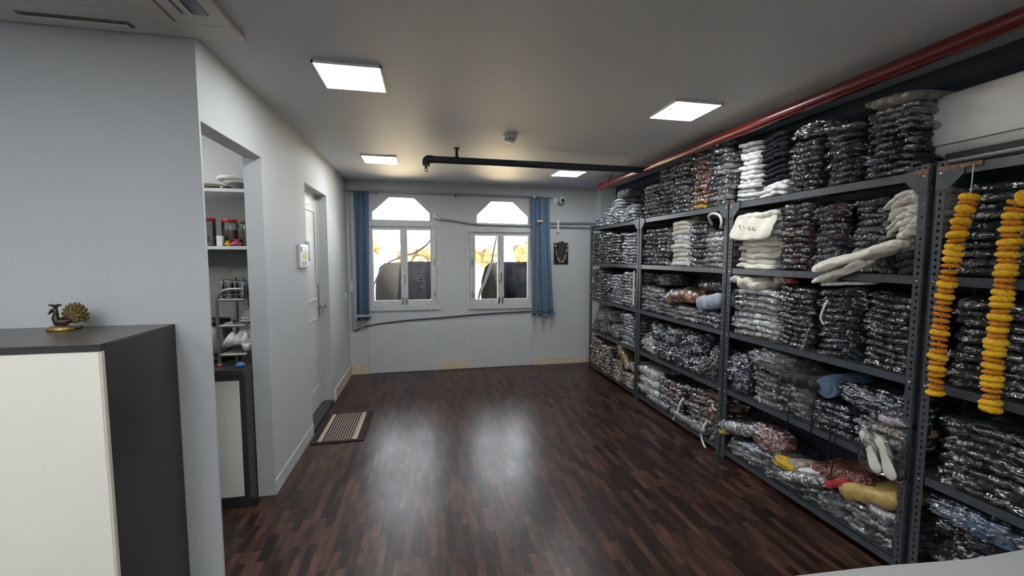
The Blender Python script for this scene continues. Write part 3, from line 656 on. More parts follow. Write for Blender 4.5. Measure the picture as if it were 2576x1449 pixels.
obj('tail_base', MB().lathe([(0.0, -0.03), (0.03, -0.02), (0.042, 0.0), (0.03, 0.02), (0.0, 0.028)], (fx+0.04, fy+0.012, fz+0.065), 18, sy=0.4), M['bronze'], t)
tt = MB().tube([(fx+0.02, fy+.005, fz+0.008), (fx+0.075, fy+.01, fz+0.014)], 0.010, 8); obj('foot_leaf', tt, M['darkbronze'], t)

# ================================================================ PANTRY
py0 = 2.845
t = thing('pantry_cabinet', 'black framed kitchen cabinet with a cream door in the pantry', 'cabinet', (-1.5, 3.1, 0))
obj('carcass', B(-2.2, T0-0.004, py0+0.018, 3.40, 0, 0.868), M['lam_dark'], t)
fr = MB(); fr.box(-2.2, -1.151, py0, py0+0.018, 0.828, 0.868); fr.box(-2.2, -1.151, py0, py0+0.018, 0.0, 0.072); fr.box(-1.150, T0-0.004, py0, py0+0.018, 0, 0.868, bev=0.002)
obj('face_frame', fr, M['lam_dark'], t)
obj('door', B(-1.62, -1.152, py0+0.002, py0+0.020, 0.074, 0.826, bev=0.002), M['cream'], t)
o = obj('worktop', B(-2.3, T0-0.002, py0-0.03, 3.40, 0.870, 0.905, bev=0.004), M['granite'], org=(-1.6, 3.1, 0.87)); tag(o, 'black granite worktop on the pantry cabinet', 'worktop')
sh_y = 3.04
for i, (z, lb) in enumerate([(2.015, 'upper white pantry shelf carrying plates and boards'), (1.645, 'lower white pantry shelf carrying red lidded jars')]):
    o = obj('pantry_shelf', B(-2.3, T0-0.002, sh_y, 3.42, z, z+0.022, bev=0.002), M['white2'], org=(-1.7, 3.2, z)); tag(o, lb, 'shelf')
o = obj('shelf_shade_board', B(-2.3, T0-0.002, 3.25, 3.418, 1.535, 1.645), M['cutlery'], org=(-1.7, 3.3, 1.53)); tag(o, 'dark grey board standing in for shade under the lower pantry shelf', 'board')  # dark board put in for the shade below the shelf
# on upper shelf
zs = 2.038
o = obj('baking_board', B(-1.95, -1.33, 3.08, 3.36, zs, zs+0.010, bev=.003).xf(Matrix.Rotation(0, 4, 'Z')), M['black'], org=(-1.6, 3.2, zs)); tag(o, 'flat black tray lying on the upper pantry shelf', 'tray')
o = obj('wooden_board', MB().lathe([(0.0, 0), (0.13, 0.0), (0.15, 0.014), (0.146, 0.022), (0.0, 0.022)], (-1.43, 3.20, zs+0.012), 36), M['cardboard'], org=(-1.43, 3.2, zs+0.012)); tag(o, 'tan round board on the upper pantry shelf', 'board')
o = obj('grey_tray', MB().lathe([(0.0, 0.0), (0.115, 0.0), (0.15, 0.03), (0.147, 0.033), (0.112, 0.005), (0, 0.005)], (-1.20, 3.21, zs), 36, sx=0.5), M['cutlery'], org=(-1.22, 3.21, zs)); tag(o, 'dark grey tray at the right end of the upper pantry shelf', 'tray')
o = obj('white_platter', MB().lathe([(0.0, 0.036), (0.09, 0.036), (0.135, 0.052), (0.132, 0.060), (0.088, 0.046), (0.0, 0.046)], (-1.22, 3.20, zs), 36, sx=0.75), M['ceramic'], org=(-1.22, 3.2, zs+.036)); tag(o, 'white platter on the grey tray of the upper pantry shelf', 'platter')
o = obj('white_casserole_lid', MB().lathe([(0.0, 0.062), (0.11, 0.062), (0.135, 0.070), (0.12, 0.092), (0.06, 0.102), (0.0, 0.104)], (-1.245, 3.19, zs), 36, sx=0.85), M['ceramic'], org=(-1.245, 3.19, zs+.06)); tag(o, 'cream white lid topping the dishes on the upper pantry shelf', 'lid')
o = obj('steel_bead', MB().lathe([(0, -.009), (.008, -.004), (.009, 0.002), (0, .009)], (-1.285, 3.065, zs+0.010), 12), M['chrome'], org=(-1.285, 3.065, zs)); tag(o, 'tiny steel knob at the front of the upper pantry shelf', 'knob')
# jars
def jar(x, y, r, h, fill, lidm, label, ringz=0.0, sleeve=None):
    z = 1.668
    t = thing('storage_jar', label, 'jar', (x, y, z), 'jars on the lower pantry shelf')
    obj('jar_body', MB().lathe([(0.0, 0.0), (r*.92, 0.0), (r, 0.012), (r, h*0.86), (r*.93, h*.92), (r*.93, h*.94)], (x, y, z), 28), M['jar'], t)
    obj('contents', MB().lathe([(0.0, 0.004), (r*.86, 0.004), (r*.93, 0.014), (r*.93, fill[1]*h), (0.0, fill[1]*h+0.006)], (x, y, z), 24), fill[0], t)
    obj('lid', MB().lathe([(r*1.0, h*.90), (r*1.02, h*.91), (r*1.02, h*.995), (r*.96, h), (0.0, h)], (x, y, z), 28), lidm, t)
    return t
jar(-1.415, 3.12, 0.058, 0.185, (M['flour'], 0.32), M['redlid'], 'clear jar of white powder with a red lid on the pantry shelf')
jar(-1.282, 3.16, 0.052, 0.178, (M['spice'], 0.60), M['redlid'], 'clear jar of brown snacks with a red lid, middle of the pantry shelf')
jar(-1.190, 3.14, 0.046, 0.168, (M['spice'], 0.75), pmat('brown_lid', (0.13, 0.03, 0.02), 0.4), 'dark brown jar with a brown lid at the shelf right end')
jar(-1.500, 3.10, 0.040, 0.150, (M['spice'], 0.30), M['redlid'], 'half hidden slim jar at the left end of the pantry shelf')
o = obj('salt_carton', B(-1.33, -1.295, 3.06, 3.09, 1.668, 1.735, bev=.004), M['white'], org=(-1.31, 3.07, 1.668)); tag(o, 'small white carton in front of the brown snack jar', 'carton')
o = obj('snack_pouch', MB().lathe([(0, 0), (.018, 0.003), (.022, .015), (.010, .03), (.018, .036)], (-1.262, 3.065, 1.668), 10), M['yellow'], org=(-1.262, 3.065, 1.668)); tag(o, 'tiny yellow pouch at the front of the pantry shelf', 'pouch')
o = obj('snack_pouch', MB().lathe([(0, 0), (.028, 0.004), (.032, .018), (.012, .035), (.026, .046)], (-1.215, 3.065, 1.668), 9), M['pink'], org=(-1.215, 3.065, 1.668)); tag(o, 'small pink pouch tied at the top on the pantry shelf', 'pouch')

# dish rack
rx0, rx1, ry0, ry1, rz = -1.285, -0.0, 2.92, 3.20, 0.905
rx1 = T0-0.015
t = thing('dish_rack', 'three tier grey metal dish rack standing on the pantry worktop', 'dish rack', ((rx0+rx1)/2, 3.05, rz))
R_ = 0.010
rx1b = rx1
for yy in (ry0, ry1):
    pts = [(rx0, yy, rz+0.012), (rx0, yy, rz+0.42), (rx0+0.012, yy, rz+0.452), (rx0+0.04, yy, rz+0.480), (rx0+0.08, yy, rz+0.488), (rx1, yy, rz+0.488)]
    obj('side_frame', MB().tube(pts, R_, 10), M['steel'], t)
for zz in (0.07, 0.255, 0.42):
    sm = MB(); sm.tube([(rx0, ry0, rz+zz), (rx1, ry0, rz+zz)], 0.008, 8); sm.tube([(rx0, ry1, rz+zz), (rx1, ry1, rz+zz)], 0.008, 8); sm.tube([(rx0, ry0, rz+zz), (rx0, ry1, rz+zz)], 0.007, 8)
    for k in range(9): yq = ry0+(ry1-ry0)*(k+.5)/9; sm.tube([(rx0, yq, rz+zz+0.004), (rx1, yq, rz+zz+0.004)], 0.0025, 6)
    obj('tier', sm, M['steel'], t)
gl = MB()
for k in range(6): xq = rx0+0.02+k*0.03; gl.tube([(xq, ry0, rz+0.42), (xq, ry0, rz+0.535)], 0.002, 6)
gl.tube([(rx0+.02, ry0, rz+0.535), (rx1, ry0, rz+0.535)], 0.0028, 6); gl.tube([(rx0+.02, ry0, rz+0.455), (rx1, ry0, rz+0.455)], 0.0028, 6)
obj('glass_holder', gl, M['steel'], t)
for yy in (ry0, ry1):
    obj('foot', MB().lathe([(0, -0.002), (0.010, -0.002), (0.013, 0.006), (0.011, 0.016), (0, 0.018)], (rx0, yy, rz+.002), 12), M['orange'], t)
def tumbler(x, y, z, r, h, lb):
    o = obj('glass_tumbler', MB().lathe([(r*.80, h), (r, 0.0), (r*.94, 0.0), (r*.74, h-0.008), (0.0, h-0.010)], (x, y, z), 20).lathe([(0, h), (r*.8, h)], (x, y, z), 20), M['tumbler'], org=(x, y, z)); tag(o, lb, 'glass', 'upturned glasses on the dish rack')
tumbler(-1.245, 2.99, rz+0.432, 0.036, 0.115, 'upturned clear glass tumbler at the left of the rack top')
tumbler(-1.205, 3.07, rz+0.432, 0.036, 0.125, 'upturned clear glass tumbler behind the left one on the rack')
tumbler(-1.165, 2.99, rz+0.432, 0.036, 0.105, 'upturned clear glass tumbler in the middle of the rack top')
tumbler(-1.150, 3.13, rz+0.432, 0.032, 0.115, 'upturned clear glass tumbler at the right rear of the rack')
def plate(x, y, z, r, h, lb, name='plate', cat='plate', gr=None, sx=1):
    o = obj(name, MB().lathe([(0, 0), (r*.6, 0), (r, h), (r*.97, h+.003), (r*.6, .006), (0, .006)], (x, y, z), 32, sx=sx), M['ceramic'], org=(x, y, z)); tag(o, lb, cat, gr)
for k in range(5):
    plate(-1.155, 3.06, rz+0.265+k*0.014, 0.10-0.012*(k > 0)-0.006*k, 0.016, '%s white bowl plate from the bottom of the pile on the middle tier' % ['lowest', 'second', 'third', 'fourth', 'topmost'][k], gr='white plates piled on the middle tier', sx=.55)
o = obj('steel_pot', MB().lathe([(0, 0), (.045, 0), (.06, .02), (.06, .075), (.064, .078), (0, .078)], (-1.150, 3.13, rz+0.34), 24, sx=.5), M['cutlery'], org=(-1.15, 3.13, rz+.34)); tag(o, 'dark grey pot behind the plates on the dish rack', 'pot')
for k in range(4):
    b = MB().lathe([(0, 0), (0.02, 0), (0.045, 0.02), (0.058, 0.055), (0.055, 0.055), (0.040, 0.022), (0, 0.006)], (0, 0, 0), 24)
    b.xf(Matrix.Translation((-1.225+k*0.032, 3.02+0.012*(k % 2), rz+0.127+0.004*k)) @ Matrix.Rotation(math.radians(-62+8*k), 4, 'Y') @ Matrix.Rotation(0.2*k, 4, 'X'))
    o = obj('bowl', b, M['ceramic'], org=(-1.225+k*0.032, 3.02, rz+0.085)); tag(o, '%s white bowl tipped on its side on the lowest rack tier' % ['leftmost', 'second', 'third', 'rightmost'][k], 'bowl', 'white bowls on the lowest tier')
o = obj('cup', MB().lathe([(0, 0), (.02, 0), (.032, .05), (.029, .05), (.018, .006), (0, .006)], (-1.15, 2.98, rz+0.085), 20), M['ceramic'], org=(-1.15, 2.98, rz+.08)); tag(o, 'small white cup at the right of the lowest rack tier', 'cup')
o = obj('ladle', MB().tube([(-1.225, 2.98, rz+0.275), (-1.18, 3.00, rz+0.282)], [0.013, 0.004], 10), M['black'], org=(-1.2, 2.98, rz+.27)); tag(o, 'black spoon lying on the middle tier of the dish rack', 'spoon')
# big plate leaning behind
b = MB().lathe([(0, 0), (0.15, 0.002), (0.20, 0.03), (0.197, 0.034), (0.148, 0.008), (0, 0.006)], (0, 0, 0), 48)
b.xf(Matrix.Translation((-1.262, 3.36, 1.425)) @ Matrix.Scale(0.72, 4) @ Matrix.Rotation(math.radians(80), 4, 'X'))
o = obj('serving_plate', b, pmat('cream_plate', (0.55, 0.53, 0.46), 0.3), org=(-1.262, 3.36, 1.28)); tag(o, 'large pale round plate standing behind the dish rack', 'plate')
# kettle / cooker at left
t = thing('water_boiler', 'black and steel water boiler at the left end of the worktop', 'boiler', (-1.38, 3.10, rz))
obj('tank', MB().lathe([(0.0, 0.03), (0.085, 0.03), (0.095, 0.07), (0.085, 0.25), (0.0, 0.25)], (-1.385, 3.12, rz), 28), M['steel'], t)
obj('base', MB().lathe([(0.0, 0.0), (0.10, 0.0), (0.10, 0.035), (0.0, 0.035)], (-1.385, 3.12, rz), 28), M['black'], t)
obj('lid', MB().lathe([(0.0, 0.25), (0.09, 0.25), (0.085, 0.275), (0.0, 0.29)], (-1.385, 3.12, rz), 28), M['black'], t)
obj('handle', MB().tube(curve([(-1.31, 3.08, rz+0.26), (-1.275, 3.06, rz+0.22), (-1.265, 3.06, rz+0.13), (-1.30, 3.08, rz+0.06)], 6), 0.010, 8), M['black'], t)
o = obj('cloth', MB().lathe([(0, 0), (.024, .004), (.028, .016), (.012, .03), (0, .032)], (-1.150, 2.875, rz), 9), M['bluepl'], org=(-1.15, 2.875, rz)); tag(o, 'small blue cap at the front edge of the worktop', 'cap')

# ================================================================ DESK AT LOWER RIGHT
t = thing('desk', 'pale grey desk edge in the lower right foreground', 'desk', (1.2, 0.2, 0))
top = [(0.40, -0.3), (0.42, 0.50), (0.50, 0.60), (0.62, 0.622), (0.85, 0.607), (1.05, 0.585), (1.75, 0.575), (1.75, -0.3)]
obj('desk_top', MB().prism(top, 'z', 0.97, 1.0), M['desk'], t)
obj('desk_panel', MB().prism([(0.50, -0.25), (0.52, 0.50), (0.62, 0.56), (1.05, 0.54), (1.70, 0.53), (1.70, -0.25)], 'z', 0.0, 0.969), M['desk'], t)

# ================================================================ RACKS
X0, X1 = 2.30, 2.68
LV = {'T': 2.005, 'L1': 1.512, 'L2': 1.020, 'L3': 0.567, 'L4': 0.078}
RACK = {'A': (4.225, 5.60), 'B': (2.850, 4.205), 'C': (1.535, 2.830), 'D': (0.16, 1.505)}
RLAB = {'A': 'dark grey slotted steel rack nearest the windows, full of garments', 'B': 'dark grey slotted steel rack second from the windows, full of garments',
        'C': 'dark grey slotted steel rack third from the windows, full of garments', 'D': 'dark grey slotted steel rack at the right edge behind the marigold garlands'}
def post(px_, py_, sx, sy):
    """angle post; origin at outer corner"""
    m_ = MB(); h = 2.03; t_ = 0.0025; w_ = 0.040
    m_.box(0, t_*sx, 0, w_*sy, 0, h); m_.box(0, w_*sx, t_*sy*0.99, t_*sy*2, 0, h)
    return m_
for k, (ya, yb) in RACK.items():
    t = thing('garment_rack', RLAB[k], 'rack', ((X0+X1)/2, (ya+yb)/2, 0), 'slotted steel racks along the right wall')
    for (px_, sx) in ((X0-0.004, 1), (X1+0.004, -1)):
        for (py_, sy) in ((ya-0.003, 1), (yb+0.003, -1)):
            me = post(px_, py_, sx, sy).data('post', M['slotted'])
            o = bpy.data.objects.new('post', me); COL.objects.link(o); o.parent = t
            o.location = Vector((px_, py_, 0))-Vector(ORG[t]); ORG[o] = (px_, py_, 0)
            bo = MB()
            for z in LV.values():
                if z > 0.1: bo.lathe([(0.007, 0), (0.007, 0.004), (0.003, 0.006), (0, 0.006)], (px_-0.0 if sx > 0 else px_, py_+0.021*sy, z-0.03), 8, Matrix.Rotation(-PI/2, 3, 'Y'))
            if sx > 0:
                q = bpy.data.objects.new('bolts', bo.data('bolts', M['chrome'], (px_, py_, 0))); COL.objects.link(q); q.parent = o
    for lv, z in LV.items():
        sm = MB(); lip = 0.045
        sm.box(X0, X1, ya+0.002, yb-0.002, z-0.003, z)
        sm.box(X0, X0+0.003, ya+0.04, yb-0.04, z-lip, z); sm.box(X1-0.003, X1, ya+0.002, yb-0.002, z-lip, z)
        sm.box(X0, X1, ya+0.002, ya+0.005, z-lip, z); sm.box(X0, X1, yb-0.005, yb-0.002, z-lip, z)
        sm.box(X0+0.003, X0+0.015, ya+0.04, yb-0.04, z-lip, z-lip+0.003)
        obj('shelf', sm, M['rackshelf'], t)
    for yy, s in ((ya, 1), (yb, -1)):
        cp = MB().prism([(yy, 2.005), (yy+0.10*s, 2.005), (yy+0.10*s, 1.96), (yy+0.045*s, 1.90), (yy, 1.90)], 'x', X0-0.008, X0-0.0055)
        obj('corner_plate', cp, M['rackshelf'], t)
        if k in 'CD': obj('rust_patch', B(X0-0.009, X0-0.0085, yy, yy+(0.16 if (k == 'D' and s < 0) else 0.06)*s, 1.985, 2.004), M['rust'], t)

# ---------------------------------------------------------------- garment prototypes
def slab(seed, w_, d_, t_, amp=0.006, crumple=0.0, droop=0.0, ridges=0.0, nu=22, nv=28, wob=0.010, twist=0.0, along=False, fam=0, wamp=0.0, exp=5):
    """folded soft garment: rounded pillow slab, w along y, d along x, underside near z=0"""
    us = [math.sin(PI/2*(2*i/nu-1)) for i in range(nu+1)]; vs_ = [math.sin(PI/2*(2*j/nv-1)) for j in range(nv+1)]
    V = []; idx = {}; fs = []
    def P(i, j, s):
        u, v = us[i], vs_[j]
        ex = 1+wob/d_*2*(noise.noise((seed*7.1, v*2.5, 3))+0.5*noise.noise((seed*3.1, v*8, 7))); ey = 1+wob/w_*2*noise.noise((u*2.5, seed*5.3, 9))
        x = d_/2*u*ex*(1-0.09*abs(v)**7); y = w_/2*v*ey*(1-0.11*abs(u)**7)
        c = (1-abs(u)**exp)**0.5 if abs(u) < 1 else 0; c2 = (1-abs(v)**exp)**0.5 if abs(v) < 1 else 0
        hh = t_/2*c*c2*(1+0.25*noise.noise((x*14, y*14, seed+s*4)))
        mid = t_/2+amp*noise.noise((x*7+seed, y*7, 2.2*seed))
        if wamp: mid += wamp*(1.4*noise.noise((fam*9.3, y*8, x*3))+0.5*noise.noise((fam*5.1, y*22, x*6)))-wamp*0.9*v**4-wamp*0.5*max(0, -u)**3
        if ridges and along: mid += ridges*(math.sin(x*75+y*5+seed+1.5*noise.noise((x*5, y*4, seed)))+0.6*math.sin(x*140-y*7))
        elif ridges: mid += ridges*math.sin((y*55+x*12)+seed+2*noise.noise((x*6, y*6, seed)))*c2
        if crumple:
            q = noise.ridged_multi_fractal((x*16+seed*3, y*16, seed*1.7+s*2), 1.0, 2.0, 3, 1.0, 2.0)
            hh += crumple*(q-0.8)*0.5*(0.2+c*c2)
            x += crumple*0.8*noise.noise((y*30, hh*60+seed, s*3)); y += crumple*0.8*noise.noise((x*30, seed*2, s*3))
        z = mid+s*hh
        if droop: z -= droop*max(0, v)**2*1.0
        if twist: z += twist*u*v
        return (x, y, z)
    for s in (1, -1):
        for i in range(nu+1):
            for j in range(nv+1):
                border = i in (0, nu) or j in (0, nv)
                if s < 0 and border: idx[(s, i, j)] = idx[(1, i, j)]; continue
                idx[(s, i, j)] = len(V); V.append(P(i, j, s))
        for i in range(nu):
            for j in range(nv):
                q = (idx[(s, i, j)], idx[(s, i+1, j)], idx[(s, i+1, j+1)], idx[(s, i, j+1)])
                fs.append(q if s > 0 else q[::-1])
    return MB().add(V, fs, True)
def blob(seed, sx, sy, sz, cr=0.12, sub=4, fr=2.2):
    bm = bmesh.new(); bmesh.ops.create_icosphere(bm, subdivisions=sub, radius=1.0)
    for v in bm.verts:
        c = v.co.copy(); q = noise.ridged_multi_fractal(c*fr+Vector((seed*3.3, seed, -seed)), 1.0, 2.1, 4, 1.0, 2.0)
        q2 = noise.noise(c*1.2+Vector((seed, 0, seed*2)))
        r = 1+cr*(q-1.0)+0.22*q2
        e = lambda a: math.copysign(abs(a)**0.75, a)
        v.co = Vector((e(c.x)*r*sx/2, e(c.y)*r*sy/2, max(e(c.z)*r, -0.82)*sz/2+sz*0.41))
    V = [v.co.copy() for v in bm.verts]; Fc = [[v.index for v in f.verts] for f in bm.faces]; bm.free()
    return MB().add(V, Fc, True)
TH = 0.036
GP = [[slab(f*10+s+1, 0.25, 0.35, TH*1.02, amp=0.003, fam=f, wamp=0.012, exp=11, wob=0.03).data('folded_garment', F['black']) for s in range(3)] for f in range(5)]
WP = [[slab(f*10+s+111, 0.272, 0.372, TH*1.10, amp=0.003, crumple=0.012, nu=34, nv=50, wob=0.065, fam=f, wamp=0.012, exp=9).data('plastic_wrap', M['film']) for s in range(3)] for f in range(5)]
DP = [[slab(f*10+s+31, 0.27, 0.36, TH*1.16, amp=0.002, ridges=0.0025, fam=f, wamp=0.013, wob=0.03, exp=10).data('folded_shirt', F['cream']) for s in range(3)] for f in range(4)]
ORD = ['bottom', 'second', 'third', 'fourth', 'fifth', 'sixth', 'seventh', 'eighth', 'ninth', 'tenth', 'eleventh', 'twelfth', 'thirteenth', 'fourteenth', 'fifteenth']
CN = ['leftmost', 'second', 'third', 'fourth', 'fifth', 'sixth']
LN = {'T': 'rack top', 'L1': 'upper shelf', 'L2': 'second shelf', 'L3': 'third shelf', 'L4': 'bottom shelf'}
RN = {'A': 'first rack from windows', 'B': 'second rack from windows', 'C': 'third rack from windows', 'D': 'fourth rack from windows'}
CW = {'black': 'black', 'char': 'charcoal', 'navy': 'navy', 'ink': 'midnight blue', 'grey': 'grey', 'lgrey': 'pale grey', 'white': 'white', 'cream': 'cream', 'maroon': 'maroon', 'brown': 'brown', 'tan': 'tan', 'rust': 'rust', 'orange': 'orange', 'mustard': 'mustard', 'beige': 'beige', 'blue': 'blue', 'lblue': 'pale blue', 'mauve': 'mauve'}
rnd = random.Random(11)
NG = [0]
FAR = MB(); FARW = MB()
colcount = {}
def stack(rk, lv, ya, yb, ztop, cols, wrap=True, tilt=0.0, x=None, lean=0.0, th=TH, droop=0.0, proto=None, xj=0.014, ang=0.16, wmat=None):
    """pile of folded garments between ya (far) and yb (near)"""
    z = LV[lv]+0.002; key = (rk, lv); ci = colcount.get(key, 0); colcount[key] = ci+1
    wy = abs(ya-yb)-0.012; yc = (ya+yb)/2
    n = max(1, round((ztop-z)/th)); sc = wy/0.262; fam = rnd.randrange(4)
    if isinstance(cols, list) and len(cols) != n: cols = [cols[min(len(cols)-1, int((q+.5)/n*len(cols)))] for q in range(n)]
    for i in range(n):
        c = cols[i] if isinstance(cols, list) and len(cols) == n else (rnd.choice(cols) if isinstance(cols, (list, tuple)) else cols)
        me = (proto or GP)[fam][rnd.randrange(3)]
        o = bpy.data.objects.new('wrapped_garment' if wrap else 'folded_garment', me)
        xx = (x if x is not None else 2.497)+rnd.uniform(-xj, xj)-lean*(i/n)
        loc = (xx, yc+rnd.uniform(-.004, .004), z+i*th*0.985)
        tl = tilt*min(1, i/3)
        rot = (tl+rnd.uniform(-.02, .02), rnd.uniform(-.02, .03), rnd.uniform(-ang, ang)*0.5)
        o.location = loc; o.rotation_euler = rot; o.scale = (rnd.uniform(.96, 1.02), sc*(1-0.09*rnd.random()), th/TH)
        cword = CW.get(c, c)
        COL.objects.link(o); slotmat(o, F[c])
        nm = 'plastic-wrapped garment' if wrap else 'folded garment'
        pos = 'bottom of' if i == 0 else ('top of' if i == n-1 else ORD[i]+' up in')
        tag(o, '%s %s %s %s stack, %s, %s' % (cword, nm, pos, CN[ci], LN[lv], RN[rk]), 'garment', 'garments stacked on the %s of the %s' % (LN[lv], RN[rk]))
        NG[0] += 1
        if wrap:
            p = bpy.data.objects.new('plastic_wrap', WP[fam][rnd.randrange(3)]); COL.objects.link(p); p.parent = o
            p.scale = (1, 1, 1)
            if wmat: slotmat(p, wmat)
def stuffstack(ya, yb, lv, ztop, mbc, tilt=0.0, th=TH, wr=None):
    z = LV[lv]+0.002; n = max(1, round((ztop-z)/th)); wy = abs(ya-yb)-0.01
    for i in range(n):
        T_ = Matrix.Translation((2.468+rnd.uniform(-.012, .012), (ya+yb)/2, z+i*th)) @ Matrix.Rotation(rnd.uniform(-.02, .02), 4, 'X'); fm = int(ya*100) % 5
        s = slab(100+len(mbc.v) % 97+i, wy*rnd.uniform(.92, 1), 0.35, th*1.02, amp=0.004, crumple=0.003, nu=14, nv=18, fam=fm, wamp=.012, exp=9, wob=.03).xf(T_)
        if wr is not None:
            q = slab(200+len(mbc.v) % 97+i, wy*1.05, 0.355, th*1.12, amp=0.004, crumple=0.012, nu=18, nv=26, fam=fm, wamp=.012, exp=9, wob=.06).xf(T_); wr.add(q.v, q.f, True)
        mbc.add(s.v, s.f, True)
dk = ('black', 'char', 'black'); wh = ('white', 'cream', 'white')
# --- third rack (nearest fully seen)
stack('C', 'T', 2.815, 2.60, 2.44, ('white', 'white', 'lgrey'), wrap=False, th=0.034)
stack('C', 'T', 2.595, 2.345, 2.43, ['white']*3+['ink']*9, wrap=False, th=TH)
stack('C', 'T', 2.335, 2.11, 2.32, ('char', 'black', 'char'))
stack('C', 'T', 2.10, 1.865, 2.28, ('black', 'black', 'char'))
stack('C', 'T', 1.855, 1.60, 2.35, ['black']*7+['beige']*3, th=0.036)
stack('C', 'L1', 2.80, 2.40, 1.88, 'cream', wrap=False, th=0.042, proto=DP)
stack('C', 'L1', 2.39, 2.155, 1.935, ('maroon', 'maroon', 'brown', 'maroon'))
stack('C', 'L1', 2.145, 1.925, 1.92, ['char', 'grey', 'char', 'char', 'maroon', 'maroon', 'maroon', 'maroon', 'maroon'])
stack('C', 'L1', 1.915, 1.70, 1.90, ['grey', 'char', 'lgrey', 'black', 'char', 'black', 'black', 'char'], tilt=0.10)
stack('C', 'L1', 1.69, 1.545, 1.90, ['char', 'char', 'grey', 'beige', 'cream', 'cream', 'cream', 'cream'], wrap=False, proto=DP)
stack('C', 'L2', 2.80, 2.385, 1.36, ('white', 'cream', 'lgrey'), th=0.044, wmat=None)
stack('C', 'L2', 2.375, 2.10, 1.42, ('black', 'char', 'black'))
stack('C', 'L2', 2.09, 1.82, 1.42, ('black', 'black', 'navy'))
stack('C', 'L2', 1.81, 1.55, 1.42, ('black', 'char', 'black'))
stack('C', 'L3', 2.56, 2.33, 0.80, ('grey', 'char', 'grey'), wmat=M['film2'])
stack('C', 'L3', 2.32, 2.09, 0.78, ('grey', 'beige', 'char'), wmat=M['film2'])
stack('C', 'L3', 2.08, 1.83, 0.76, ('navy', 'char', 'navy'))
stack('C', 'L3', 1.82, 1.56, 0.74, ['black', 'char', 'black', 'mauve'])
stack('C', 'L4', 2.80, 2.45, 0.20, ('grey', 'lgrey', 'beige'), wmat=M['film2'])
stack('C', 'L4', 2.44, 2.14, 0.22, ('char', 'grey', 'beige'), wmat=M['film2'])
stack('C', 'L4', 2.13, 1.86, 0.24, ('char', 'grey', 'lgrey'), wmat=M['film2'])
stack('C', 'L4', 1.85, 1.56, 0.26, ('lgrey', 'char', 'grey'), wmat=M['film2'])
# --- fourth rack, right edge
for lv, zt, cs in (('L1', 1.93, ('black', 'char', 'black')), ('L2', 1.42, ('black', 'black', 'char')), ('L3', 0.90, ('black', 'char', 'black')), ('L4', 0.42, ('black', 'navy', 'char'))):
    stack('D', lv, 1.44, 1.12, zt, cs, th=0.040)
# --- second rack
stack('B', 'T', 4.14, 3.90, 2.36, ('char', 'grey', 'grey'), th=0.042)
stack('B', 'T', 3.89, 3.64, 2.46, ('char', 'grey', 'char'), th=0.042)
stack('B', 'T', 3.63, 3.40, 2.48, ('char', 'grey', 'grey'), th=0.042)
stack('B', 'T', 3.385, 3.13, 2.50, ['mustard', 'orange', 'rust', 'orange', 'rust', 'rust', 'brown', 'rust', 'brown', 'brown', 'brown'], wrap=True, th=0.042)
stack('B', 'T', 3.12, 2.87, 2.50, ('grey', 'lgrey', 'char'), th=0.042)
stack('B', 'L1', 4.14, 3.91, 1.90, ('black', 'char', 'black'), th=0.042)
stack('B', 'L1', 3.90, 3.67, 1.88, ('black', 'char', 'grey'), th=0.042)
stack('B', 'L1', 3.655, 3.375, 1.93, ('cream', 'white', 'cream', 'white'), wrap=False, proto=DP, th=0.042)
stack('B', 'L1', 3.365, 3.135, 1.90, ('grey', 'lgrey', 'char'), th=0.042)
stack('B', 'L1', 3.125, 2.90, 1.82, ('white', 'white', 'lgrey'), wmat=M['film2'], th=0.042)
stack('B', 'L2', 4.13, 3.86, 1.28, ('grey', 'char', 'beige'), wmat=M['film2'], th=0.042)
stack('B', 'L2', 3.85, 3.56, 1.22, ('char', 'grey', 'char'), wmat=M['film2'], th=0.042)
stack('B', 'L2', 3.55, 3.24, 1.14, ('char', 'lgrey', 'black'), th=0.042)
stack('B', 'L2', 3.23, 2.92, 1.14, ('black', 'grey', 'white'), th=0.042)
stack('B', 'L4', 3.80, 3.40, 0.42, ('brown', 'brown', 'maroon'), th=0.046, x=2.50)
stack('B', 'L4', 3.39, 2.91, 0.46, ('brown', 'brown', 'maroon'), th=0.046, x=2.50)
print('INDIVIDUAL GARMENTS', NG[0])
# --- first rack: the farthest piles, too many to single out
for (a, b, lv, zt) in [(5.52, 5.25, 'L1', 1.90), (5.24, 4.96, 'L1', 1.90), (4.95, 4.64, 'L1', 1.86), (5.52, 5.22, 'L2', 1.42), (5.21, 4.94, 'L2', 1.40)]:
    stuffstack(a, b, lv, zt, FAR, wr=FARW)
o = obj('stacked_garments', FAR, fab('dark_wrapped_cloth', (0.05, 0.05, 0.055), 0.6, bs=60, bump=0.8), org=(2.5, 4.9, 0)); tag(o, 'dark plastic-wrapped garments piled on the first rack from windows', 'garments', kind='stuff')
obj('plastic_wrap', FARW, M['film'], o)['kind'] = 'stuff'
L = MB(); LW = MB()
for (a, b, lv, zt) in [(4.63, 4.29, 'L1', 1.88), (4.90, 4.60, 'L2', 1.40), (4.59, 4.31, 'L2', 1.43), (4.60, 4.31, 'L3', 0.92), (5.50, 5.2, 'T', 2.12), (5.19, 4.92, 'T', 2.22), (4.91, 4.62, 'T', 2.30), (4.61, 4.28, 'T', 2.18)]:
    stuffstack(a, b, lv, zt, L, wr=LW)
o = obj('stacked_garments', L, fab('pale_wrapped_cloth', (0.36, 0.37, 0.40), 0.6, bs=60, bump=0.8), org=(2.5, 4.5, 0)); tag(o, 'pale plastic-wrapped garments piled on the top and near side of the first rack', 'garments', kind='stuff')
obj('plastic_wrap', LW, M['film'], o)['kind'] = 'stuff'
L = MB(); LW = MB()
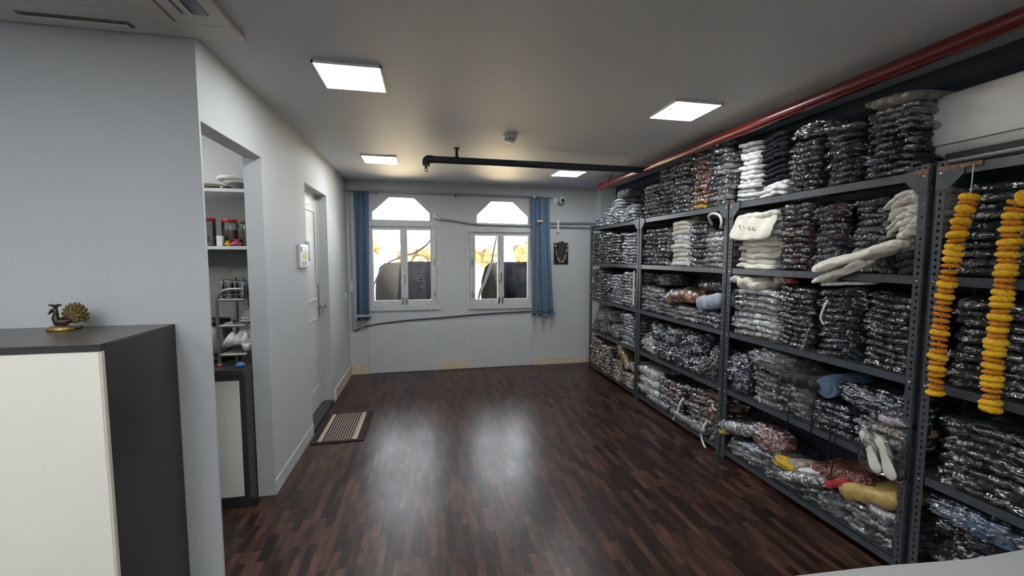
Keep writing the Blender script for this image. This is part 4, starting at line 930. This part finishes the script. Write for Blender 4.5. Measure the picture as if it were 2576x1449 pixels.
for (a, b, lv, zt) in [(5.52, 5.24, 'L4', 0.48), (5.23, 4.92, 'L4', 0.44), (4.91, 4.60, 'L4', 0.32), (4.59, 4.30, 'L4', 0.22)]:
    stuffstack(a, b, lv, zt, L, th=0.04, wr=LW)
o = obj('stacked_garments', L, fab('tan_brown_wrapped_cloth', (0.30, 0.22, 0.17), 0.6, bs=50, bump=0.8, var=0.8), org=(2.5, 4.9, 0)); tag(o, 'tan and brown garments piled on the bottom shelf of the first rack', 'garments', kind='stuff')
obj('plastic_wrap', LW, M['film'], o)['kind'] = 'stuff'

# ---------------------------------------------------------------- loose bundles and bags
BL = [blob(s+1, 1, 1, 1, cr=0.16) for s in range(6)]
def bundle(x, y, z, sx, sy, sz, cloth, label, filmk='film', rz=0.0, ry=0.0, rx=0.0, name='garment_bundle', cat='bundle', group=None, seed=0, bag=True):
    me = blob(seed+rnd.randrange(50), sx, sy, sz, cr=0.20, fr=2.6)
    o = obj(name, me, F[cloth] if cloth in F else M[cloth]); o.location = (x, y, z); o.rotation_euler = (rx, ry, rz); ORG[o] = (0, 0, 0)
    tag(o, label, cat, group)
    if bag:
        b = blob(seed+rnd.randrange(50), sx*1.10, sy*1.10, sz*1.12, cr=0.34, sub=5, fr=3.2)
        obj('plastic_bag', b, M[filmk], o)
    return o
def sheetslab(x, y, z, w_, d_, t_, cloth, label, rx=0, ry=0, rz=0, droop=0, ridges=0.004, twist=0, name='folded_cloth', cat='cloth', seed=1, wrap=None, amp=0.01, crumple=0.0, group=None, along=False):
    me = slab(seed, w_, d_, t_, amp=amp, droop=droop, ridges=ridges, twist=twist, nu=30, nv=40, crumple=crumple, exp=8, wob=0.03, along=along)
    o = obj(name, me, F[cloth] if cloth in F else M[cloth]); o.location = (x, y, z); o.rotation_euler = (rx, ry, rz); ORG[o] = (0, 0, 0)
    tag(o, label, cat, group)
    if wrap: obj('plastic_wrap', slab(seed+3, w_*1.12, d_*1.08, t_*1.25, amp=amp, droop=droop, twist=twist, crumple=0.012, nu=34, nv=44, wob=0.03), M[wrap], o)
    return o
z3 = LV['L3']+.004; z4 = LV['L4']+.004; z2 = LV['L2']+.004; z1 = LV['L1']+.004; zT = LV['T']+.004
# first rack
for k, (y, zz, s_, c) in enumerate([(5.42, z3, (.30, .24, .17), 'char'), (5.16, z3, (.30, .25, .20), 'black'), (4.88, z3, (.30, .26, .17), 'grey'), (5.34, z3+.15, (.28, .25, .16), 'grey'), (5.05, z3+.17, (.28, .26, .15), 'char')]):
    bundle(2.49, y, zz, *s_, c, ['charcoal bagged bundle at the window end, third shelf of the first rack', 'black bagged bundle beside it on the third shelf, first rack', 'grey bagged bundle before the white pile, third shelf, first rack', 'grey bagged bundle on top at the window end, first rack third shelf', 'charcoal bagged bundle on top of the black one, first rack third shelf'][k], 'film2', seed=k*3, group='bagged bundles on the third shelf of the first rack')
sheetslab(2.40, 4.63, z4+0.27, 0.34, 0.20, 0.10, 'gold', 'shiny gold cloth leaning on the bottom shelf of the first rack', rx=0.75, wrap='film', seed=8, cat='cloth')
o = obj('rolled_cloth', MB().tube([(2.32, 4.34, z4+.25), (2.60, 4.34, z4+.25)], 0.055, 18).tube([(2.318, 4.34, z4+.25), (2.322, 4.34, z4+.25)], 0.035, 18), F['print'], org=(2.4, 4.34, z4)); tag(o, 'black and white striped roll beside the gold cloth', 'roll')
o = obj('white_strip', B(2.285, 2.292, 4.285, 4.31, 1.05, 1.44, bev=.002), M['strap_w'], org=(2.29, 4.3, 1.05)); tag(o, 'upright white strip beside the post, second shelf of the first rack', 'strip')
# second rack
sheetslab(2.45, 3.47, z2+0.15, 0.46, 0.30, 0.10, 'floral', 'red and cream floral bundle on the second shelf of the second rack', rx=-0.10, wrap='film', seed=4, amp=0.02, cat='bundle', ridges=0.010)
sheetslab(2.43, 3.06, z2+0.14, 0.30, 0.30, 0.12, 'lblue', 'pale blue white folded cloth against the post, second rack second shelf', rx=-0.22, seed=5, amp=0.015)
sheetslab(2.50, 3.10, z2+0.29, 0.34, 0.30, 0.07, 'char', 'charcoal wrapped garment above the pale cloth, second rack second shelf', rx=-0.05, wrap='film', seed=6)
bundle(2.55, 3.95, z2+.275, .26, .34, .12, 'navy', 'navy bagged bundle at the back above the grey piles, second rack', 'film', seed=21)
nv = [(4.02, 0, .30, .26, .20, 'white', 'white bundle in the left corner of the third shelf, second rack'), (3.74, 0, .32, .28, .18, 'navy', 'navy bagged bundle second from left, third shelf of the second rack'),
      (3.45, 0, .32, .29, .19, 'navy', 'navy bagged bundle in the middle, third shelf of the second rack'), (3.17, 0, .32, .28, .17, 'char', 'charcoal bagged bundle near the post, third shelf of second rack'),
      (3.86, .16, .30, .28, .18, 'navy', 'navy bagged bundle on top at left, third shelf of the second rack'), (3.56, .17, .30, .30, .17, 'black', 'black bagged bundle on top in the middle, second rack third shelf'),
      (3.27, .16, .30, .28, .18, 'navy', 'navy bagged bundle on top near the post, second rack third shelf'), (2.985, 0.05, .28, .17, .22, 'black', 'black bagged bundle squeezed at the post, second rack third shelf')]
for k, (y, dz, a, b, c, cl, lb) in enumerate(nv):
    bundle(2.48, y, z3+dz, a, b, c, cl, lb, 'film', seed=k*2+1, group='bagged bundles on the third shelf of the second rack')
for k in range(3):
    sheetslab(2.47, 4.01, z4+0.02+k*0.10, 0.34, 0.34, 0.10, 'white', '%s thick white folded bag, left on the bottom shelf of the second rack' % ['lowest', 'middle', 'topmost'][k], seed=20+k, wrap='film2', name='folded_quilt', cat='quilt', ridges=0.003, group='white quilts on the bottom shelf')
for k, (ya, yb, c) in enumerate([(3.95, 3.55, 'char'), (3.52, 3.00, 'grey')]):
    pts = [(2.300+0.006*math.sin(q*1.7), ya+(yb-ya)*q/6, z4+0.038+0.004*math.sin(q*2.3)) for q in range(7)]
    o = obj('rolled_cloth', MB().tube(curve(pts, 3), [0.020]+[0.032+0.004*math.sin(i*1.9) for i in range(17)]+[0.020], 16), F[c]); tag(o, ['dark transparent-wrapped roll along the bottom shelf edge, second rack', 'grey wrapped roll along the bottom shelf edge near the post'][k], 'roll')
    obj('plastic_wrap', MB().tube(curve(pts, 3), [0.024]+[0.038+0.005*math.sin(i*2.9) for i in range(17)]+[0.024], 16), M['film2'], o)
def cord(name, label, pts, r, mat, cat='cord'):
    o = obj(name, MB().tube(curve(pts, 7), r, 8), mat, org=tuple(pts[0])); return tag(o, label, cat)
cord('white_strap', 'white strap hanging from the brown pile, bottom shelf, second rack middle', [(2.315, 3.36, 0.30), (2.288, 3.37, 0.25), (2.287, 3.40, 0.17), (2.287, 3.45, 0.09), (2.285, 3.47, 0.05)], 0.009, M['strap_w'], 'strap')
cord('white_strap', 'white strap hanging to the floor near the third rack post', [(2.31, 3.02, 0.22), (2.285, 3.03, 0.16), (2.280, 3.05, 0.08), (2.275, 3.02, 0.03), (2.262, 2.97, 0.012)], 0.009, M['strap_w'], 'strap')
cord('white_strap', 'small white knot by the post on the brown pile', [(2.30, 2.95, 0.36), (2.286, 2.935, 0.395), (2.286, 2.915, 0.36), (2.30, 2.90, 0.35)], 0.006, M['strap_w'], 'strap')
cord('white_hose', 'white looped tube on the white bags, upper shelf, second rack', [(2.36, 3.12, 1.87), (2.30, 3.08, 1.93), (2.285, 3.00, 1.945), (2.285, 2.93, 1.92), (2.285, 2.905, 1.87), (2.30, 2.93, 1.83), (2.34, 2.96, 1.83)], 0.011, M['strap_w'], 'hose')
# third rack
sheetslab(2.36, 1.83, z1+0.055, 0.46, 0.30, 0.048, 'cream', 'cream cloth spilling over the front edge of the upper shelf, third rack', rx=-0.32, rz=0.12, ridges=0.008, seed=40, amp=0.006, along=True)
sheetslab(2.31, 1.90, z1-0.02, 0.32, 0.18, 0.036, 'cream', 'lower end of cream cloth hanging off the upper shelf of third rack', rx=-0.40, rz=0.10, ridges=0.007, seed=41, amp=0.005, along=True)
for k in range(5):
    sheetslab(2.485, 1.640, z1+0.235+k*0.036, 0.20, 0.34, 0.034, 'cream', '%s cream shirt drooping beside the double post, upper shelf' % ['lowest', 'second', 'third', 'fourth', 'topmost'][k], droop=0.07, ridges=0.003, seed=50+k, name='draped_shirt', cat='shirt', group='cream shirts drooping beside the double post')
# letters on the top cream shirt: raised printed strokes
ps = sheetslab(2.48, 2.60, z1+0.335, 0.40, 0.36, 0.065, 'cream', 'rumpled cream printed shirt topping the leftmost stack, third rack upper shelf', ridges=0.004, seed=60, amp=0.018, name='printed_shirt', cat='shirt', rx=-0.05)
fl_ = slab(66, 0.37, 0.20, 0.030, amp=0.014, ridges=0.004, nu=24, nv=36, exp=8, wob=0.010).xf(Matrix.Translation((-0.170, 0.0, -0.045)) @ Matrix.Rotation(0.10, 4, 'X') @ Matrix.Rotation(math.radians(-68), 4, 'Y'))
obj('front_flap', fl_, F['cream'], ps)
lt = MB()
def st(pts, y0, z0, k=0.025):
    lt.tube([(-0.219-0.35*(z0+q[1]*k+0.045), y0-q[0]*k, z0+q[1]*k) for q in pts], 0.0026, 6)
for i_, g_ in enumerate([[(-.4, .5), (0, -.5), (.4, .5)], [(-.2, .5), (-.2, -.5)], [(-.4, .5), (-.35, -.3), (0, -.5), (.35, -.3), (.4, .5)], [(.4, .35), (0, .5), (-.4, .1), (-.4, -.2), (0, -.5), (.4, -.4)]]):
    st(g_, 0.075-0.040*i_, -0.030-0.010*i_)
obj('printed_lettering', lt, pmat('faded_print', (0.30, 0.275, 0.235), 0.8), ps)
sheetslab(2.45, 2.66, z2+0.345, 0.30, 0.34, 0.075, 'cream', 'cream bundle topping the white pile, third rack second shelf', ridges=0.012, seed=61, amp=0.02, cat='bundle', rx=0.10)
bundle(2.38, 2.36, z2+.395, .10, .12, .05, 'red', 'small dark red pouch on the black piles, third rack second shelf', 'film', seed=7)
sheetslab(2.36, 1.925, z2+.412, 0.24, 0.12, 0.022, 'white', 'white paper packet lying on the black piles, third rack second shelf', rx=-0.10, rz=0.3, ridges=0, seed=62, amp=0.002, name='paper_packet', cat='packet')
bundle(2.47, 2.70, z3, .32, .22, .30, 'navy', 'navy bagged bundle in the left corner of the third shelf, third rack', 'film', seed=9)
bundle(2.46, 2.42, z3+.235, .32, .30, .14, 'grey', 'grey bagged bundle on the grey piles, third shelf, third rack', 'film2', seed=13)
sheetslab(2.42, 2.17, z3+0.21, 0.30, 0.30, 0.075, 'black', 'black folded cloth bulging in the middle, third shelf, third rack', ridges=0.006, seed=70, droop=0.03, amp=0.015)
o = obj('rolled_cloth', MB().tube(curve([(2.31, 1.99, z3+.255), (2.42, 2.00, z3+.262), (2.60, 2.00, z3+.262)], 5), 0.062, 20).tube(curve([(2.306, 1.99, z3+.255), (2.31, 1.99, z3+.255)], 1), 0.034, 16), F['blue'], org=(2.31, 1.99, z3+.2)); tag(o, 'slate blue rolled cloth lying end on, third shelf, third rack', 'roll')
bundle(2.47, 1.73, z3+.19, .30, .34, .12, 'navy', 'navy bagged bundle on the right, third shelf, third rack', 'film', seed=15)
for k in range(3):
    sheetslab(2.43, 1.625, z3+0.172-0.055*k-0.0, 0.15, 0.30, 0.05, ['mauve', 'tan', 'lgrey'][k], ['mauve grey folded cloth stacked beside the double post', 'tan folded cloth under the mauve one beside the double post', 'pale grey folded cloth lowest beside the double post'][k], wrap='film', seed=75+k)
# pair of white slippers in clear bag
t = thing('slipper_packet', 'pair of white slippers in a clear bag at the third shelf edge', 'slippers', (2.30, 1.64, z3))
for k, dy in enumerate((0.035, -0.035)):
    s_ = MB().tube(curve([(2.262, 1.70+dy, z3+0.115), (2.262, 1.655+dy, z3+0.05), (2.262, 1.63+dy, z3-0.03), (2.262, 1.61+dy, z3-0.085)], 5), [0.006]+[0.028, 0.034, 0.036, 0.035, 0.033, 0.031, 0.029, 0.028, 0.029, 0.030, 0.031, 0.031, 0.029, 0.024]+[0.006], 14)
    s_.v = [(2.262+(a-2.262)*0.35, b, c) for a, b, c in s_.v]
    obj('slipper', s_, F['cream'], t)
obj('clear_bag', slab(90, 0.22, 0.26, 0.05, crumple=0.006, nu=34, nv=44).xf(Matrix.Translation((2.255, 1.645, z3+0.03)) @ Matrix.Rotation(math.radians(88), 4, 'Y')), M['film3'], t)
for (y, zt_, zb2, n_) in [(2.215, 0.72, 0.44, 'leftmost'), (2.045, 0.73, 0.50, 'second'), (1.930, 0.64, 0.36, 'third'), (1.900, 0.60, 0.34, 'rightmost')]:
    cord('black_strap', '%s black strap hanging over the third shelf edge, third rack' % n_, [(2.34, y, zt_+0.03), (2.292, y, zt_), (2.284, y-.004, (zt_+zb2)/2), (2.284, y+.006, zb2)], 0.004, M['black'], 'strap')
cord('white_strap', 'short white hook strap on the black piles, second shelf, third rack', [(2.30, 2.00, 1.345), (2.286, 2.01, 1.30), (2.284, 2.025, 1.24), (2.292, 2.01, 1.20)], 0.006, M['strap_w'], 'strap')
# bottom shelf of the third rack: mixed loose things
IT = [
 (2.40, 2.65, .17, .36, .26, .085, 'print', 'black and white printed cloth at the left of the messy bottom shelf', -0.30, 'film'),
 (2.34, 2.76, .13, .16, .12, .05, 'gold', 'small gold cloth beside the post on the messy bottom shelf', -0.5, None),
 (2.50, 2.48, .14, .24, .28, .06, 'black', 'black cloth behind the red bundle on the messy bottom shelf', 0.0, None),
 (2.42, 2.47, .11, .30, .26, .05, 'lblue', 'pale blue folded shirt under the red bundle, messy bottom shelf', -0.1, 'film'),
 (2.42, 2.20, .13, .26, .28, .06, 'lblue', 'pale grey blue wrapped shirt in the middle of the messy bottom shelf', 0.1, 'film'),
 (2.34, 2.03, .17, .15, .16, .045, 'white', 'white folded card packet before the maroon cloth, bottom shelf', -0.15, None),
 (2.36, 2.19, .16, .18, .15, .04, 'tan', 'tan cloth next to the mustard one on the messy bottom shelf', -0.2, None),
 (2.32, 2.06, .11, .30, .18, .06, 'print', 'black printed wrapped cloth at the front of the bottom shelf', -0.35, 'film'),
 (2.32, 1.88, .19, .16, .10, .045, 'red', 'narrow red cloth between the maroon and gold cloths', -0.6, None),
 (2.42, 1.66, .16, .18, .26, .05, 'white', 'white wrapped cloth at the right end of the messy bottom shelf', 0.1, 'film'),
]
for k, (x, y, dz, w_, d_, t_, c, lb, rx, wr) in enumerate(IT):
    sheetslab(x, y, z4+dz, w_, d_, t_, c, lb, rx=rx, rz=0.15*math.sin(k*2.3), seed=110+k, wrap=wr, ridges=0.005, amp=0.012)
bundle(2.37, 2.40, z4+.17, .19, .20, .16, 'lace', 'red and white lace bundle on the messy bottom shelf', 'film', seed=31, rx=0.2)
bundle(2.315, 2.22, z4+.135, .12, .19, .075, 'mustard', 'mustard yellow cloth at the front of the messy bottom shelf', 'film', seed=33, bag=False)
sheetslab(2.45, 1.90, z4+.21, .34, .30, .08, 'sequin', 'maroon sequined cloth on the right half of the messy bottom shelf', rx=-0.22, seed=130, ridges=0.003)
sheetslab(2.40, 1.70, z4+.20, .30, .28, .09, 'gold', 'shiny olive gold cloth at the right end of the messy bottom shelf', rx=-0.30, seed=131, ridges=0.007)
# top shelves extras
sheetslab(2.47, 1.73, zT+0.355, 0.26, 0.34, 0.05, 'beige', 'beige grey folded cloth topping the pile beside the air conditioner', rx=0.08, seed=140, ridges=0.002)
bundle(2.50, 2.23, zT+.335, .30, .26, .08, 'navy', 'navy bagged bundle topping the charcoal pile on the rack top', 'film', seed=41)
sheetslab(2.42, 1.98, zT+0.285, 0.24, 0.32, 0.035, 'char', 'charcoal wrapped garment topping the black pile on the rack top', rx=0.12, wrap='film', seed=142)
bundle(2.50, 4.85, zT+.325, .26, .30, .10, 'grey', 'grey cloth heap peaking on top of the first rack', 'film', seed=44, bag=False)
bundle(2.58, 4.45, zT+.20, .20, .30, .16, 'ink', 'dark navy cloth behind the grey heap on the first rack top', 'film', seed=46, bag=False)
# fourth rack loose
bundle(2.36, 1.28, z4+.33, .20, .30, .08, 'blue', 'dusky blue wrapped bundle on the bottom shelf of the garland rack', 'film', seed=51)
bundle(2.30, 1.16, z4+.20, .05, .07, .06, 'white', 'small white wrapped packet, bottom shelf of the garland rack', 'film', seed=52)

# ================================================================ MARIGOLD GARLANDS
def flower(seed, r, h):
    rr = random.Random(seed); m_ = MB(); prof = []
    n = 40; rows = 7; V = []
    for j in range(rows+1):
        ph = -PI/2+PI*j/rows
        for i in range(n):
            a = 2*PI*i/n; rad = r*math.cos(ph)**0.6 if abs(math.cos(ph)) > 1e-6 else 0
            rad *= 1+0.035*math.sin(a*13+j*1.7+seed)+0.10*noise.noise((a*2, j, seed))
            V.append((rad*math.cos(a), rad*math.sin(a), h/2*math.sin(ph)*(1+0.10*math.sin(a*5+j+seed))))
    fs = [(j*n+i, j*n+(i+1) % n, (j+1)*n+(i+1) % n, (j+1)*n+i) for j in range(rows) for i in range(n)]
    return m_.add(V, fs, True)
FL = [flower(s, 0.033, 0.030).data('marigold', M['marigold']) for s in range(5)]
def garland(label, pts, n):
    t = thing('marigold_garland', label, 'garland', pts[0], 'marigold garlands hanging on the rack')
    C_ = curve(pts, 10); seg = [0]
    for a, b in zip(C_, C_[1:]): seg.append(seg[-1]+(b-a).length)
    obj('string', MB().tube(C_, 0.0025, 6), M['strap_w'], t)
    for k in range(n):
        s = seg[-1]*(0.012+0.985*k/(n-1)); i = max(j for j in range(len(seg)) if seg[j] <= s+1e-9); i = min(i, len(C_)-2)
        u = (s-seg[i])/max(1e-6, seg[i+1]-seg[i]); p = C_[i].lerp(C_[i+1], u); d = (C_[i+1]-C_[i]).normalized()
        o = bpy.data.objects.new('marigold', FL[rnd.randrange(5)]); COL.objects.link(o); o.parent = t; o.location = p-Vector(pts[0])
        o.rotation_euler = (d.to_track_quat('Z', 'Y').to_euler().to_matrix() @ Euler((rnd.uniform(-.16, .16), rnd.uniform(-.16, .16), rnd.uniform(0, 6))).to_matrix()).to_euler()
        big = (k % 2 == 0) if rnd.random() < .85 else (k % 2 == 1)
        q = rnd.uniform(.95, 1.12) if big else rnd.uniform(.80, .95); o.scale = (q, q, (1.05 if big else 0.75)*rnd.uniform(.85, 1.1))
        slotmat(o, M['marigold'] if big else M['marigold2'])
garland('marigold garland hanging beside the double post, the left one', [(2.285, 1.372, 1.862), (2.245, 1.376, 1.73), (2.24, 1.39, 1.59), (2.24, 1.404, 1.45), (2.24, 1.412, 1.29), (2.24, 1.414, 1.15), (2.24, 1.413, 0.985)], 33)
garland('marigold garland hanging at the right edge, the right one', [(2.26, 1.10, 1.835), (2.245, 1.16, 1.826), (2.24, 1.203, 1.80), (2.24, 1.211, 1.67), (2.24, 1.216, 1.51), (2.24, 1.221, 1.355), (2.24, 1.228, 1.19), (2.24, 1.224, 0.98)], 38)
for (y, lb) in [(1.372, 'left'), (1.10, 'right')]:
    cord('thread', 'white thread holding up the %s marigold garland' % lb, [(2.286, y, 1.862), (2.288, y, 1.92), (2.289, y, 1.99)], 0.002, M['strap_w'], 'thread')

# ================================================================ OUTSIDE
struct('ground_outside', B(-14, 16, YE+0.2, 60, -0.4, -0.3), M['terrace'])
def ring_letter(mb, x, z, ry, kind):
    pass
def tank(xa, xe, xb, r, y, z, label):
    t = thing('water_tank', label, 'water tank', (xa, y, z-r), 'black water tanks outside')
    R = Matrix.Rotation(PI/2, 3, 'Y')
    pr = [(r*.97, 0)]; L_ = xb-xe; k = 0
    nrib = max(1, int(L_/0.40))
    for i in range(nrib):
        a = L_*i/nrib; pr += [(r*.988, a+.008), (r, a+.016), (r, a+L_/nrib-.016), (r*.988, a+L_/nrib-.008)]
    pr += [(r*.97, L_), (r*.6, L_+.08), (0, L_+.1)]
    obj('tank_body', MB().lathe(pr, (xe, y, z), 48, R), M['tank'], t)
    Le = xe-xa
    obj('tank_end', MB().lathe([(0, 0), (r*.55, .02), (r*.85, .07), (r*.96, .14), (r*.985, Le-.01), (r*.97, Le)], (xa, y, z), 48, R), M['tank_grey'], t)
    obj('stand', B(xa+.1, xb-.1, y-.35, y-.25, -0.3, z-r*.78).box(xa+.1, xb-.1, y+.25, y+.35, -0.3, z-r*.78), M['terrace'], t)
    return t
t1 = tank(-0.80, -0.40, 0.42, 0.56, 7.15, 0.955, 'black water tank with grey end outside the left window')
t2 = tank(0.95, 1.19, 2.6, 0.55, 7.15, 0.955, 'black water tank outside the right window')
# moulded characters on the first tank (they run up its side)
lt = MB()
yb_ = 7.15-0.56
def surf(x, z): return (x, 7.15-math.sqrt(max(0, 0.565**2-(z-0.955)**2))-0.004, z)
lt.tube([surf(-0.085+0.050*math.cos(a), 1.235+0.033*math.sin(a)) for a in [2*PI*k/20 for k in range(21)]], 0.007, 6)
lt.tube([surf(-0.13, 1.345), surf(-0.06, 1.345), surf(-0.045, 1.365), surf(-0.06, 1.385), surf(-0.10, 1.385)], 0.007, 6)
lt.tube([surf(-0.09, 1.13), surf(-0.07, 1.115), surf(-0.03, 1.12)], 0.006, 6); lt.tube([surf(-0.05, 1.135), surf(-0.03, 1.12), surf(-0.035, 1.105)], 0.006, 6)
obj('raised_letters', lt, M['letter'], t1)
obj('outlet_fitting', MB().lathe([(0.05, 0), (0.05, .04), (0.02, .05), (0, .05)], (0.12, 6.62, 0.93), 16, Matrix.Rotation(PI/2, 3, 'X')), pmat('brass', (0.55, 0.42, 0.22), 0.4, .5), t1)
cord('outdoor_hose', 'grey hose arching outside the left window down to the tank', [(0.085, 6.35, 2.0), (0.09, 6.35, 1.88), (0.03, 6.38, 1.78), (-0.14, 6.42, 1.66), (-0.33, 6.45, 1.60), (-0.55, 6.47, 1.50), (-0.67, 6.48, 1.36), (-0.76, 6.48, 1.15), (-0.79, 6.48, 0.90), (-0.79, 6.46, 0.30), (-0.79, 6.45, -0.29)], 0.013, pmat('grey_hose', (0.03, 0.028, 0.028), .6, spec=.1), 'hose')
cord('outdoor_pipe', 'black flexible pipe leaning outside the right window', [(1.09, 6.40, 1.93), (1.05, 6.40, 1.75), (1.00, 6.40, 1.50), (0.90, 6.40, 1.22), (0.80, 6.40, 0.95), (0.78, 6.4, 0.3), (0.78, 6.4, -0.29)], [0.010]+[0.012+0.00035*i for i in range(42)], M['black'], 'pipe')
def tree(x, y, h, r, seed, label):
    t = thing('tree', label, 'tree', (x, y, -0.3), 'trees beyond the windows')
    cr = MB(); rr = random.Random(seed)
    for k in range(9):
        b = blob(seed+k, r*rr.uniform(.8, 1.3), r*rr.uniform(.8, 1.3), r*rr.uniform(.6, 1.0), cr=.35, sub=3); b.xf(Matrix.Translation((x+rr.uniform(-r, r)*.8, y+rr.uniform(-r, r)*.4, h-r*.9+rr.uniform(-.6, .3)*r))); cr.add(b.v, b.f, True)
    obj('crown', cr, M['foliage'], t)
    obj('trunk', MB().tube([(x, y, -0.3), (x+.1, y, h-r)], [.18, .12], 10), M['building'], t)
tree(-4.2, 34, 3.0, 1.1, 1, 'bright yellow green tree far outside, left in the left window')
tree(-0.7, 38, 2.5, 1.3, 2, 'bright low tree far outside, right pane of the left window')
tree(5.4, 38, 2.4, 1.3, 3, 'bright low tree far outside, left pane of the right window')
tree(8.6, 33, 3.2, 1.5, 4, 'tall hazy tree far outside, right pane of the right window')
